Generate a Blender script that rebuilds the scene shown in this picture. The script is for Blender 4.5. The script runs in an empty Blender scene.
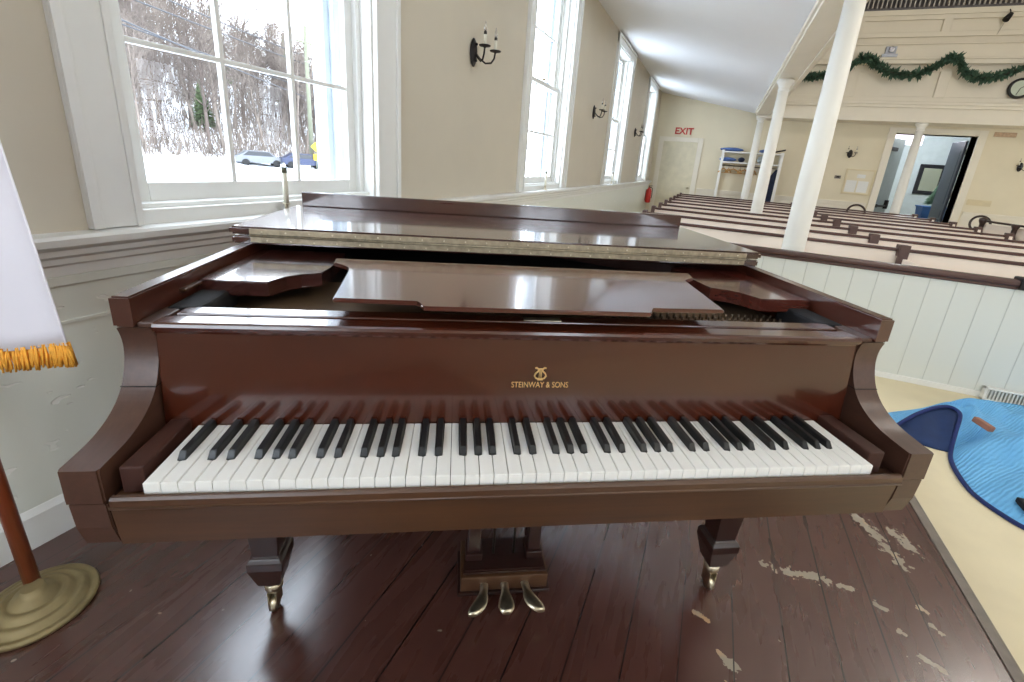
import bpy, bmesh, math, random
from math import sin, cos, pi, radians
from mathutils import Vector, Matrix
sc = bpy.context.scene
COL = sc.collection
random.seed(7)

# ------------------------------------------------------------------ materials
def lin(c):
    o = []
    for v in c:
        v /= 255.0
        o.append(v/12.92 if v <= .04045 else ((v+.055)/1.055)**2.4)
    return (*o, 1)
def newmat(name):
    m = bpy.data.materials.new(name); m.use_nodes = True
    nt = m.node_tree; b = nt.nodes['Principled BSDF']
    return m, nt, b
def N(nt, t, **kw):
    n = nt.nodes.new(t)
    for k, v in kw.items():
        if k in n.inputs: n.inputs[k].default_value = v
        else: setattr(n, k, v)
    return n
def mat(name, rgb, rough=.5, metal=0, var=.06, scale=8, bump=0, coat=0, spec=None, stretch=(1,1,1), emit=0):
    """plain surface with slight procedural variation"""
    m, nt, b = newmat(name)
    tc = N(nt, 'ShaderNodeTexCoord'); mp = N(nt, 'ShaderNodeMapping'); mp.inputs['Scale'].default_value = stretch
    nz = N(nt, 'ShaderNodeTexNoise'); nz.inputs['Scale'].default_value = scale; nz.inputs['Detail'].default_value = 5
    nt.links.new(tc.outputs['Object'], mp.inputs['Vector']); nt.links.new(mp.outputs['Vector'], nz.inputs['Vector'])
    cr = N(nt, 'ShaderNodeValToRGB')
    c = lin(rgb)
    cr.color_ramp.elements[0].position = .3; cr.color_ramp.elements[1].position = .7
    cr.color_ramp.elements[0].color = (*[max(0, v*(1-var)) for v in c[:3]], 1)
    cr.color_ramp.elements[1].color = (*[min(1, v*(1+var)) for v in c[:3]], 1)
    nt.links.new(nz.outputs['Fac'], cr.inputs['Fac']); nt.links.new(cr.outputs['Color'], b.inputs['Base Color'])
    b.inputs['Roughness'].default_value = rough; b.inputs['Metallic'].default_value = metal
    if coat: b.inputs['Coat Weight'].default_value = coat; b.inputs['Coat Roughness'].default_value = .06
    if spec is not None: b.inputs['Specular IOR Level'].default_value = spec
    if bump:
        bp = N(nt, 'ShaderNodeBump'); bp.inputs['Strength'].default_value = bump; bp.inputs['Distance'].default_value = .01
        nt.links.new(nz.outputs['Fac'], bp.inputs['Height']); nt.links.new(bp.outputs['Normal'], b.inputs['Normal'])
    if emit:
        b.inputs['Emission Color'].default_value = c; b.inputs['Emission Strength'].default_value = emit
    return m
def wood(name, dark, light, rough=.25, coat=.6, axis=0, scale=3.0, crough=.06):
    m, nt, b = newmat(name)
    tc = N(nt, 'ShaderNodeTexCoord'); mp = N(nt, 'ShaderNodeMapping')
    s = [22, 22, 22]; s[axis] = 1.2
    mp.inputs['Scale'].default_value = s
    nz = N(nt, 'ShaderNodeTexNoise'); nz.inputs['Scale'].default_value = scale; nz.inputs['Detail'].default_value = 8; nz.inputs['Roughness'].default_value = .65
    nt.links.new(tc.outputs['Object'], mp.inputs['Vector']); nt.links.new(mp.outputs['Vector'], nz.inputs['Vector'])
    n2 = N(nt, 'ShaderNodeTexNoise'); n2.inputs['Scale'].default_value = 2.5
    nt.links.new(tc.outputs['Object'], n2.inputs['Vector'])
    ad = N(nt, 'ShaderNodeMath', operation='ADD'); mu = N(nt, 'ShaderNodeMath', operation='MULTIPLY'); mu.inputs[1].default_value = .5
    nt.links.new(nz.outputs['Fac'], ad.inputs[0]); nt.links.new(n2.outputs['Fac'], ad.inputs[1]); nt.links.new(ad.outputs[0], mu.inputs[0])
    cr = N(nt, 'ShaderNodeValToRGB'); cr.color_ramp.elements[0].position = .28; cr.color_ramp.elements[1].position = .72
    cr.color_ramp.elements[0].color = lin(dark); cr.color_ramp.elements[1].color = lin(light)
    nt.links.new(mu.outputs[0], cr.inputs['Fac']); nt.links.new(cr.outputs['Color'], b.inputs['Base Color'])
    b.inputs['Roughness'].default_value = rough
    b.inputs['Coat Weight'].default_value = coat; b.inputs['Coat Roughness'].default_value = crough
    return m

M = {}
M['mahogany'] = wood('mahogany', (53,18,8), (72,29,12), rough=.24, coat=.7, crough=.08)
M['mahogany_y'] = wood('mahogany_side', (50,20,11), (74,34,19), rough=.34, coat=.7, axis=1, crough=.1)
M['arm_wood'] = wood('worn_mahogany', (54,32,24), (84,56,43), rough=.45, coat=.25, axis=1, crough=.25)
M['slip_wood'] = wood('worn_front_mahogany', (54,32,18), (88,57,33), rough=.45, coat=.25, crough=.25)
M['desk_wood'] = wood('desk_mahogany', (62,26,20), (88,42,32), rough=.22, coat=1, crough=.09)
M['lid_wood'] = wood('lid_mahogany', (48,24,20), (72,38,32), rough=.22, coat=1, crough=.07)
M['cheek'] = wood('cheek_block_wood', (44,18,10), (68,32,19), rough=.6, coat=.0, axis=1, crough=.3)
M['dark_wood'] = wood('dark_leg_wood', (28,12,9), (48,20,15), rough=.35, coat=.6, axis=2, crough=.12)
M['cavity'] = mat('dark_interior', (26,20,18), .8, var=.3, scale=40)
M['pinblock'] = mat('pinblock_wood', (96,74,52), .7, var=.15, scale=20)
M['felt'] = mat('black_felt', (18,18,22), .9, var=.2, scale=60)
M['ivory'] = mat('white_key_plastic', (232,232,228), .32, var=.015, scale=20)
M['ebony'] = mat('black_key_ebony', (20,22,24), .38, var=.15, scale=40)
M['brass'] = mat('aged_brass', (204,194,170), .3, metal=1, var=.15, scale=60)
M['hinge'] = mat('hinge_brass', (158,146,124), .5, metal=.7, var=.22, scale=70, stretch=(1,1,1))
M['gold'] = mat('gold_leaf', (196,164,110), .45, metal=.3, var=.1, scale=80)
M['steel'] = mat('tuning_steel', (104,92,80), .4, metal=1, var=.2, scale=50)
M['wall_tan'] = mat('tan_plaster', (205,196,178), .85, var=.02, scale=3)
M['wall_end'] = mat('warm_cream_plaster', (222,212,186), .85, var=.02, scale=3)
M['trim_white'] = mat('white_trim_paint', (230,230,226), .5, var=.02, scale=6)
M['gallery_white'] = mat('cream_gallery_paint', (228,221,205), .6, var=.02, scale=4)
M['ceiling'] = mat('ceiling_white', (236,238,242), .8, var=.01, scale=2)
M['column'] = mat('column_white', (232,230,222), .5, var=.02, scale=5)
M['pew_cream'] = mat('pew_cream_paint', (236,224,212), .6, var=.02, scale=5)
M['pew_cap'] = wood('pew_cap_wood', (58,32,27), (84,50,42), rough=.4, coat=.3, crough=.2)
M['pew_post'] = mat('pew_post_brown', (82,60,54), .5, var=.1, scale=20)
M['beige_floor'] = mat('beige_floor', (220,208,176), .75, var=.04, scale=5)
M['black_iron'] = mat('black_iron', (38,34,34), .5, metal=.4, var=.2, scale=40)
M['candle'] = mat('candle_white', (226,222,204), .5, var=.02, scale=20)
M['blue_quilt'] = mat('blue_quilted_fabric', (72,150,204), .8, var=.08, scale=12)
M['navy'] = mat('navy_binding', (20,38,96), .8, var=.15, scale=25)
M['navy_lining'] = mat('navy_lining', (22,46,88), .85, var=.15, scale=14)
M['flag_white'] = mat('flag_satin', (228,226,236), .6, var=.02, scale=8)
M['fringe'] = mat('gold_fringe', (246,172,62), .7, var=.2, scale=90)
M['pole_wood'] = wood('flag_pole_wood', (118,52,26), (150,74,40), rough=.4, coat=.4, axis=2)
M['base_brass'] = mat('antique_brass_base', (146,130,92), .55, metal=.35, var=.2, scale=18)
M['red'] = mat('extinguisher_red', (190,40,32), .35)
M['red_sign'] = mat('exit_red', (196,60,56), .6)
M['blue_box'] = mat('blue_plastic', (34,86,150), .5)
M['blue_towel'] = mat('blue_cloth', (78,106,164), .9, var=.15, scale=20)
M['navy_coat'] = mat('navy_coat_cloth', (34,42,66), .9, var=.2, scale=15)
M['hanger_wood'] = mat('wooden_hanger', (206,158,96), .6, var=.15, scale=30)
M['paper'] = mat('paper_white', (226,226,222), .9, var=.04, scale=60)
M['frame_cream'] = mat('cream_frame', (214,200,164), .6)
M['vest_wall'] = mat('vestibule_grey', (176,186,188), .8)
M['grey_door'] = mat('grey_door_paint', (150,162,164), .5)
M['black_door'] = mat('dark_door_paint', (52,60,72), .35, var=.1)
M['mirror'] = mat('mirror_glass', (200,212,214), .08, metal=1, var=.01)
M['green_garland'] = mat('fir_green', (74,104,84), .8, var=.4, scale=30)
M['evergreen'] = mat('evergreen_needles', (84,100,66), .9, var=.3, scale=4)
M['bark'] = mat('winter_bark', (76,66,60), .95, var=.25, scale=4)
M['bark_pale'] = mat('pale_winter_bark', (102,92,84), .95, var=.25, scale=4)
M['snow'] = mat('snow', (226,230,236), .9, var=.03, scale=.5)
M['utility'] = mat('utility_pole_wood', (92,94,78), .9, var=.1, scale=3)
M['wire'] = mat('wire_black', (24,26,32), .7)
M['sign_yellow'] = mat('road_sign_yellow', (172,140,8), .5)
M['car_blue'] = mat('car_blue', (24,34,62), .3)
M['car_red'] = mat('car_red', (110,26,30), .3)
M['car_grey'] = mat('car_grey', (90,92,96), .3)
M['car_glass'] = mat('car_window', (20,24,30), .1)
M['tyre'] = mat('tyre_rubber', (22,22,22), .9)
M['grille'] = mat('white_metal_grille', (206,208,204), .5)
M['clock_black'] = mat('clock_rim_black', (24,28,26), .4)
M['clock_face'] = mat('clock_face', (196,206,188), .6)
M['siding'] = mat('white_exterior_trim', (196,204,212), .7)
M['chair_wood'] = mat('dark_chair_wood', (52,34,28), .4, var=.15, scale=20)
M['projector'] = mat('projector_white', (186,192,206), .5)
M['lens'] = mat('dark_lens', (30,32,60), .2)
M['brown_block'] = mat('brown_leather', (150,100,80), .6, var=.12, scale=30)
M['lamp_glow'] = mat('lamp_glass_lit', (255,242,225), .5, emit=6)
M['exit_glow'] = mat('lit_exit_panel', (250,236,255), .5, emit=2.2)

# window glass: thin clear pane
def glass_mat():
    m, nt, b = newmat('clear_window_glass')
    tr = N(nt, 'ShaderNodeBsdfTransparent'); gl = N(nt, 'ShaderNodeBsdfGlossy'); gl.inputs['Roughness'].default_value = .02
    tr.inputs['Color'].default_value = (.96, .98, 1, 1)
    nz = N(nt, 'ShaderNodeTexNoise'); nz.inputs['Scale'].default_value = 3
    fr = N(nt, 'ShaderNodeFresnel'); fr.inputs['IOR'].default_value = 1.3
    mx = N(nt, 'ShaderNodeMixShader')
    ge = N(nt, 'ShaderNodeNewGeometry'); inv = N(nt, 'ShaderNodeMath', operation='SUBTRACT'); inv.inputs[0].default_value = 1; nt.links.new(ge.outputs['Backfacing'], inv.inputs[1])
    mf = N(nt, 'ShaderNodeMath', operation='MULTIPLY'); nt.links.new(fr.outputs[0], mf.inputs[0]); nt.links.new(inv.outputs[0], mf.inputs[1])
    nt.links.new(mf.outputs[0], mx.inputs[0]); nt.links.new(tr.outputs[0], mx.inputs[1]); nt.links.new(gl.outputs[0], mx.inputs[2])
    nt.links.new(mx.outputs[0], nt.nodes['Material Output'].inputs['Surface'])
    return m
M['glass'] = glass_mat()

# painted stage boards with seams, scuffs and chipped paint
def stage_mat():
    m, nt, b = newmat('brown_painted_boards'); L = nt.links
    tc = N(nt, 'ShaderNodeTexCoord'); sx = N(nt, 'ShaderNodeSeparateXYZ'); L.new(tc.outputs['Object'], sx.inputs[0])
    def math1(op, a, bv=None, c=None):
        n = N(nt, 'ShaderNodeMath', operation=op)
        for i, v in enumerate((a, bv, c)):
            if v is None: continue
            if isinstance(v, (int, float)): n.inputs[i].default_value = v
            else: L.new(v, n.inputs[i])
        return n.outputs[0]
    W = .133
    u = math1('DIVIDE', math1('ADD', sx.outputs['X'], 10*W - .032 ), W)
    fr = math1('FRACT', u); cell = math1('FLOOR', u)
    d = math1('MINIMUM', fr, math1('SUBTRACT', 1, fr))
    wn = N(nt, 'ShaderNodeTexWhiteNoise', noise_dimensions='1D'); L.new(cell, wn.inputs['W'])
    seamw = math1('MULTIPLY_ADD', wn.outputs['Value'], .014, .007)
    seam = math1('LESS_THAN', d, seamw)
    mp = N(nt, 'ShaderNodeMapping'); mp.inputs['Scale'].default_value = (9, 1.2, 1); L.new(tc.outputs['Object'], mp.inputs[0])
    nz = N(nt, 'ShaderNodeTexNoise'); nz.inputs['Scale'].default_value = 3; nz.inputs['Detail'].default_value = 6; L.new(mp.outputs[0], nz.inputs[0])
    cr = N(nt, 'ShaderNodeValToRGB'); cr.color_ramp.elements[0].color = lin((76,45,38)); cr.color_ramp.elements[1].color = lin((82,50,43))
    cr.color_ramp.elements[0].position = .3; cr.color_ramp.elements[1].position = .7
    L.new(math1('MULTIPLY_ADD', wn.outputs['Value'], .16, math1('SUBTRACT', nz.outputs['Fac'], .08)), cr.inputs[0])
    # chips: segments (ax,ay,bx,by,width)
    segs = [(.889,1.235,.94,1.13,.020),(.94,1.13,.975,1.03,.016),(1.00,1.20,1.03,1.145,.022),(.53,.81,.56,.812,.010),
            (.60,.813,.70,.84,.016),(.74,.835,.79,.842,.010),(.41,.425,.432,.415,.014),(.845,.81,.86,.80,.012),(.92,.665,.945,.66,.012),
            (.975,.80,.99,.79,.008),(.34,.53,.36,.52,.008),(.88,.74,.89,.73,.008),(.965,.86,.985,.85,.008),(.80,.47,.83,.46,.008)]
    acc = None
    cn = N(nt, 'ShaderNodeTexNoise'); cn.inputs['Scale'].default_value = 45; cn.inputs['Detail'].default_value = 4; L.new(tc.outputs['Object'], cn.inputs[0])
    for ax, ay, bx_, by_, w in segs:
        dx, dy = bx_-ax, by_-ay; l2 = dx*dx+dy*dy
        px = math1('SUBTRACT', sx.outputs['X'], ax); py = math1('SUBTRACT', sx.outputs['Y'], ay)
        t = N(nt, 'ShaderNodeMath', operation='DIVIDE', use_clamp=True)
        L.new(math1('ADD', math1('MULTIPLY', px, dx), math1('MULTIPLY', py, dy)), t.inputs[0]); t.inputs[1].default_value = l2
        qx = math1('SUBTRACT', px, math1('MULTIPLY', t.outputs[0], dx)); qy = math1('SUBTRACT', py, math1('MULTIPLY', t.outputs[0], dy))
        dist = math1('SQRT', math1('ADD', math1('MULTIPLY', qx, qx), math1('MULTIPLY', qy, qy)))
        v = math1('DIVIDE', dist, w)
        acc = v if acc is None else math1('MINIMUM', acc, v)
    chip = math1('LESS_THAN', math1('ADD', acc, math1('MULTIPLY_ADD', cn.outputs['Fac'], 6.5, -3.25)), .95)
    c2 = N(nt, 'ShaderNodeTexNoise'); c2.inputs['Scale'].default_value = 9; L.new(tc.outputs['Object'], c2.inputs[0])
    sp = N(nt, 'ShaderNodeTexNoise'); sp.inputs['Scale'].default_value = 28; sp.inputs['Detail'].default_value = 1; L.new(tc.outputs['Object'], sp.inputs[0])
    speck = math1('GREATER_THAN', sp.outputs['Fac'], .79)
    chipall = math1('MAXIMUM', chip, speck)
    cr2 = N(nt, 'ShaderNodeValToRGB'); cr2.color_ramp.elements[0].color = lin((150,140,124)); cr2.color_ramp.elements[1].color = lin((186,150,112))
    cr2.color_ramp.elements[0].position = .58; cr2.color_ramp.elements[1].position = .68
    L.new(c2.outputs['Fac'], cr2.inputs[0])
    m1 = N(nt, 'ShaderNodeMix', data_type='RGBA'); L.new(chipall, m1.inputs[0]); L.new(cr.outputs[0], m1.inputs[6]); L.new(cr2.outputs[0], m1.inputs[7])
    m2 = N(nt, 'ShaderNodeMix', data_type='RGBA'); L.new(seam, m2.inputs[0]); L.new(m1.outputs[2], m2.inputs[6]); m2.inputs[7].default_value = lin((22,12,10))
    L.new(m2.outputs[2], b.inputs['Base Color']); b.inputs['Coat Weight'].default_value = .8; b.inputs['Coat Roughness'].default_value = .2; b.inputs['Coat IOR'].default_value = 1.65
    rn = N(nt, 'ShaderNodeTexNoise'); rn.inputs['Scale'].default_value = 3; rn.inputs['Detail'].default_value = 4; L.new(mp.outputs[0], rn.inputs[0])
    L.new(math1('ADD', math1('MULTIPLY_ADD', rn.outputs['Fac'], .05, .25), math1('MULTIPLY', chipall, .3)), b.inputs['Roughness'])
    bp = N(nt, 'ShaderNodeBump'); bp.inputs['Strength'].default_value = .14; bp.inputs['Distance'].default_value = .004
    L.new(math1('SUBTRACT', math1('MULTIPLY', rn.outputs['Fac'], .5), math1('MULTIPLY', seam, 1.0)), bp.inputs['Height']); L.new(bp.outputs[0], b.inputs['Normal'])
    return m
M['stage'] = stage_mat()

def beadboard_mat():
    m, nt, b = newmat('white_beadboard'); L = nt.links
    tc = N(nt, 'ShaderNodeTexCoord'); sx = N(nt, 'ShaderNodeSeparateXYZ'); L.new(tc.outputs['Object'], sx.inputs[0])
    a = N(nt, 'ShaderNodeMath', operation='DIVIDE'); L.new(sx.outputs['X'], a.inputs[0]); a.inputs[1].default_value = .155
    f = N(nt, 'ShaderNodeMath', operation='FRACT'); L.new(a.outputs[0], f.inputs[0])
    d = N(nt, 'ShaderNodeMath', operation='PINGPONG'); L.new(a.outputs[0], d.inputs[0]); d.inputs[1].default_value = .5
    s = N(nt, 'ShaderNodeMapRange'); L.new(d.outputs[0], s.inputs[0]); s.inputs[1].default_value = .008; s.inputs[2].default_value = .028
    bp = N(nt, 'ShaderNodeBump'); bp.inputs['Strength'].default_value = .5; bp.inputs['Distance'].default_value = .008
    L.new(s.outputs[0], bp.inputs['Height']); L.new(bp.outputs[0], b.inputs['Normal'])
    mx = N(nt, 'ShaderNodeMix', data_type='RGBA'); L.new(s.outputs[0], mx.inputs[0]); mx.inputs[6].default_value = lin((196,199,192)); mx.inputs[7].default_value = lin((214,217,210))
    L.new(mx.outputs[2], b.inputs['Base Color'])
    b.inputs['Roughness'].default_value = .5
    return m
M['beadboard'] = beadboard_mat()

def chipped_panel_mat():
    m, nt, b = newmat('chipped_white_wainscot'); L = nt.links
    tc = N(nt, 'ShaderNodeTexCoord'); mp = N(nt, 'ShaderNodeMapping'); mp.inputs['Scale'].default_value = (1, 1, 2.2); L.new(tc.outputs['Object'], mp.inputs[0])
    n1 = N(nt, 'ShaderNodeTexNoise'); n1.inputs['Scale'].default_value = 11; n1.inputs['Detail'].default_value = 2; L.new(mp.outputs[0], n1.inputs[0])
    r = N(nt, 'ShaderNodeMapRange'); L.new(n1.outputs['Fac'], r.inputs[0]); r.inputs[1].default_value = .67; r.inputs[2].default_value = .69
    bp = N(nt, 'ShaderNodeBump'); bp.inputs['Strength'].default_value = .6; bp.inputs['Distance'].default_value = .004; bp.invert = True
    L.new(r.outputs[0], bp.inputs['Height']); L.new(bp.outputs[0], b.inputs['Normal'])
    mx = N(nt, 'ShaderNodeMix', data_type='RGBA'); L.new(r.outputs[0], mx.inputs[0]); mx.inputs[6].default_value = lin((220,222,212)); mx.inputs[7].default_value = lin((232,232,224))
    L.new(mx.outputs[2], b.inputs['Base Color']); b.inputs['Roughness'].default_value = .5
    return m
M['wainscot'] = chipped_panel_mat()

def quilt_mat():
    m, nt, b = newmat('blue_quilted_cloth'); L = nt.links
    tc = N(nt, 'ShaderNodeTexCoord')
    n1 = N(nt, 'ShaderNodeTexNoise'); n1.inputs['Scale'].default_value = 6; L.new(tc.outputs['UV'], n1.inputs[0])
    cr = N(nt, 'ShaderNodeValToRGB'); cr.color_ramp.elements[0].color = lin((92,162,214)); cr.color_ramp.elements[1].color = lin((114,182,228))
    L.new(n1.outputs['Fac'], cr.inputs[0]); L.new(cr.outputs[0], b.inputs['Base Color'])
    v = N(nt, 'ShaderNodeTexWave', wave_type='BANDS', bands_direction='X'); v.inputs['Scale'].default_value = 9; v.inputs['Distortion'].default_value = 3.5; v.inputs['Detail Scale'].default_value = 2
    L.new(tc.outputs['UV'], v.inputs[0])
    bp = N(nt, 'ShaderNodeBump'); bp.inputs['Strength'].default_value = .45; bp.inputs['Distance'].default_value = .012
    L.new(v.outputs['Fac'], bp.inputs['Height']); L.new(bp.outputs[0], b.inputs['Normal'])
    b.inputs['Roughness'].default_value = .8
    return m
M['quilt'] = quilt_mat()

# ------------------------------------------------------------------ mesh helpers
class MB:
    def __init__(s): s.bm = bmesh.new()
    def box(s, x0, x1, y0, y1, z0, z1, bev=0, mi=0):
        vs = [s.bm.verts.new(p) for p in ((x0,y0,z0),(x1,y0,z0),(x1,y1,z0),(x0,y1,z0),(x0,y0,z1),(x1,y0,z1),(x1,y1,z1),(x0,y1,z1))]
        fs = [s.bm.faces.new([vs[i] for i in q]) for q in ((0,3,2,1),(4,5,6,7),(0,1,5,4),(1,2,6,5),(2,3,7,6),(3,0,4,7))]
        for f in fs: f.material_index = mi
        if bev > 0:
            es = list({e for f in fs for e in f.edges})
            bmesh.ops.bevel(s.bm, geom=es, offset=bev, segments=2, affect='EDGES', profile=.6)
        return s
    def prism(s, pts, lo, hi, axis='z', mi=0, bev=0):
        """closed polygon extruded along axis; pts are the other two coords in order xyz"""
        def P(p, h):
            return {'z': (p[0], p[1], h), 'x': (h, p[0], p[1]), 'y': (p[0], h, p[1])}[axis]
        a = [s.bm.verts.new(P(p, lo)) for p in pts]; b = [s.bm.verts.new(P(p, hi)) for p in pts]
        n = len(pts); fs = []
        fs.append(s.bm.faces.new(a[::-1])); fs.append(s.bm.faces.new(b))
        for i in range(n): fs.append(s.bm.faces.new((a[i], a[(i+1) % n], b[(i+1) % n], b[i])))
        for f in fs: f.material_index = mi
        if bev > 0:
            es = list({e for f in fs[:2] for e in f.edges})
            bmesh.ops.bevel(s.bm, geom=es, offset=bev, segments=2, affect='EDGES')
        return s
    def tube(s, pts, rad, seg=10, caps=True, mi=0):
        pts = [Vector(p) for p in pts]
        rads = rad if isinstance(rad, (list, tuple)) else [rad]*len(pts)
        rings = []; prev = None
        for i, p in enumerate(pts):
            t = (pts[min(i+1, len(pts)-1)] - pts[max(i-1, 0)]).normalized()
            if prev is None:
                up = Vector((0,0,1)) if abs(t.z) < .9 else Vector((1,0,0))
                u = t.cross(up).normalized()
            else:
                u = (prev - t*prev.dot(t)).normalized()
            prev = u; v = t.cross(u)
            rings.append([s.bm.verts.new(p + (u*cos(2*pi*k/seg) + v*sin(2*pi*k/seg))*rads[i]) for k in range(seg)])
        for a, b in zip(rings, rings[1:]):
            for k in range(seg):
                f = s.bm.faces.new((a[k], a[(k+1) % seg], b[(k+1) % seg], b[k])); f.smooth = True; f.material_index = mi
        if caps:
            for r, fl in ((rings[0], True), (rings[-1], False)):
                f = s.bm.faces.new(r[::-1] if fl else r); f.material_index = mi
        return s
    def lathe(s, prof, c=(0,0,0), seg=24, mi=0, axis='z', sx=1, sy=1):
        """profile [(r, h)] revolved"""
        rings = []
        for r, h in prof:
            ring = []
            for k in range(seg):
                a = 2*pi*k/seg; q = (r*cos(a)*sx, r*sin(a)*sy, h)
                if axis == 'x': q = (h, r*cos(a)*sx, r*sin(a)*sy)
                if axis == 'y': q = (r*cos(a)*sx, h, r*sin(a)*sy)
                ring.append(s.bm.verts.new((q[0]+c[0], q[1]+c[1], q[2]+c[2])))
            rings.append(ring)
        for a, b in zip(rings, rings[1:]):
            for k in range(seg):
                f = s.bm.faces.new((a[k], a[(k+1) % seg], b[(k+1) % seg], b[k])); f.smooth = True; f.material_index = mi
        for r in (rings[0], rings[-1]):
            f = s.bm.faces.new(r); f.material_index = mi
        return s
    def ball(s, c, r, seg=12, sc_=(1,1,1), mi=0):
        res = bmesh.ops.create_uvsphere(s.bm, u_segments=seg, v_segments=max(6, seg*2//3), radius=r)
        for v in res['verts']: v.co = Vector((v.co.x*sc_[0]+c[0], v.co.y*sc_[1]+c[1], v.co.z*sc_[2]+c[2]))
        for v in res['verts']:
            for f in v.link_faces: f.smooth = True; f.material_index = mi
        return s
    def build(s, name, m, parent=None, kind=None):
        bmesh.ops.recalc_face_normals(s.bm, faces=s.bm.faces[:])
        me = bpy.data.meshes.new(name); s.bm.to_mesh(me); s.bm.free()
        for q in (m if isinstance(m, (list, tuple)) else [m]): me.materials.append(q)
        o = bpy.data.objects.new(name, me); COL.objects.link(o)
        if parent: o.parent = parent
        if kind: o['kind'] = kind
        return o
def thing(name, label, cat, loc=(0,0,0), rz=0, group=None):
    o = bpy.data.objects.new(name, None); o.empty_display_size = .1; COL.objects.link(o)
    o.location = loc; o.rotation_euler = (0, 0, rz)
    return tag(o, label, cat, group)
def tag(o, label, cat, group=None):
    o['label'] = label; o['category'] = cat
    if group: o['group'] = group
    return o
def struct(name, mb, m, parent=None):
    return mb.build(name, m, parent, None if parent else 'structure')
def dup(root, loc=None, rz=None, label=None, group=None, scale=None):
    r = root.copy(); COL.objects.link(r)
    if loc is not None: r.location = loc
    if rz is not None: r.rotation_euler = (0, 0, rz)
    if scale is not None: r.scale = (scale,)*3
    if label: r['label'] = label
    if group: r['group'] = group
    for ch in list(root.children):
        c = ch.copy(); COL.objects.link(c); c.parent = r
        for g in list(ch.children):
            d = g.copy(); COL.objects.link(d); d.parent = c
    return r

# ------------------------------------------------------------------ room shell
XL, XR, YB, YE, FZ = -1.53, 10.05, -2.6, 12.2, -.2
WIN = [(.12, 1.565), (3.29, 4.735), (6.62, 8.065), (9.90, 11.345)]     # outer casing spans along y
WZ0, WZ1 = .93, 2.95
CW, CW2 = .136, .182
def wall_with_windows(name, xin, sgn):
    w = MB(); xo = xin + sgn*.34
    x0, x1 = min(xin, xo), max(xin, xo)
    ys = [YB-.3]
    for a, b in WIN: ys += [a+CW, b-CW2]
    ys.append(YE)
    for i in range(0, len(ys), 2): w.box(x0, x1, ys[i], ys[i+1], FZ, 6.6)
    for i in range(1, len(ys)-1, 2):
        w.box(x0, x1, ys[i], ys[i+1], FZ, WZ0-.02); w.box(x0, x1, ys[i], ys[i+1], WZ1, 6.6)
    struct(name, w, M['wall_tan'])
wall_with_windows('wall_left', XL, -1)
wall_with_windows('wall_right', XR, 1)
def window(n, y0, y1, xin, sgn):
    """double-hung six-over-six sash in a deep reveal; sgn = outward direction in x"""
    X = lambda d: xin + sgn*d           # d>0 outwards
    def bx(m, d0, d1, a, b, c, e, bev=0): m.box(min(X(d0),X(d1)), max(X(d0),X(d1)), a, b, c, e, bev)
    root = MB(); a, b = y0+CW, y1-CW2
    # casing: flat board, raised outer bead, inner bead
    for (p, q) in ((y0, a), (b, y1)):
        bx(root, 0, -.022, p, q, .925, WZ1+.12, .003)
    bx(root, -.022, -.036, y0, y0+.028, .925, WZ1+.12, .004); bx(root, -.022, -.036, y1-.028, y1, .925, WZ1+.12, .004)
    bx(root, -.022, -.03, a-.02, a, .925, WZ1, .003); bx(root, -.022, -.03, b, b+.02, .925, WZ1, .003)
    bx(root, 0, -.024, y0, y1, WZ1, WZ1+.12, .003); bx(root, -.022, -.042, y0-.01, y1+.01, WZ1+.09, WZ1+.125, .004)
    fr = root.build('window_%d' % n, M['trim_white'], None, 'structure')
    j = MB()
    bx(j, .0, .30, a, a+.012, WZ0, WZ1); bx(j, .0, .30, b-.012, b, WZ0, WZ1); bx(j, 0, .30, a, b, WZ1-.012, WZ1)
    for (p, q) in ((a+.012, a+.04), (b-.04, b-.012)):            # parting beads
        bx(j, .065, .085, p, q, WZ0, WZ1, .003)
        bx(j, .125, .14, p, q, WZ0, WZ1, .003)
    j.build('window_jamb', M['trim_white'], fr)
    e = MB()                                                     # exterior blind stops and storm frame
    bx(e, .19, .34, a+.012, a+.03, WZ0, WZ1); bx(e, .19, .34, b-.06, b-.012, WZ0, WZ1)
    bx(e, .22, .25, b-.095, b-.06, WZ0, WZ1); bx(e, .22, .25, a+.03, a+.05, WZ0, WZ1)
    bx(e, .19, .40, a, b, WZ0-.05, WZ0+.03)
    e.build('exterior_frame', M['siding'], fr)
    st = MB(); bx(st, -.0, .19, a, b, WZ0-.02, .97, .004); bx(st, .03, .085, a+.012, b-.012, .97, .985, .003)
    st.build('window_sill', M['trim_white'], fr)
    zb, zm, zt = 1.047, 1.96, 2.88
    for nm, z0, z1, d0, d1 in (('lower_sash', .975, zm+.02, .09, .122), ('upper_sash', zm-.02, WZ1-.015, .14, .172)):
        m = MB(); p, q = a+.04, b-.04
        sw = .05
        bx(m, d0, d1, p, p+sw, z0, z1, .004); bx(m, d0, d1, q-sw, q, z0, z1, .004)
        lo = zb if nm == 'lower_sash' else z0+.04; hi = z1-.04
        bx(m, d0, d1, p+sw, q-sw, z0, lo, .004); bx(m, d0, d1, p+sw, q-sw, hi, z1, .004)
        w3 = (q-p-2*sw)/3
        for k in (1, 2): bx(m, d0+.004, d1-.004, p+sw+w3*k-.009, p+sw+w3*k+.009, lo, hi, .003)
        zc = (lo+hi)/2 - .005; bx(m, d0+.005, d1-.005, p+sw, q-sw, zc-.009, zc+.009, .003)
        s = m.build(nm, M['trim_white'], fr)
        g = MB(); bx(g, (d0+d1)/2-.0015, (d0+d1)/2+.0015, p+sw, q-sw, lo, hi); g.build('pane', M['glass'], s)
    lk = MB(); lk.ball((X(.08), (a+b)/2, zm+.035), .018, 10, (1, 1.6, .6)); lk.build('sash_lock', M['brass'], fr)
    return fr
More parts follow.
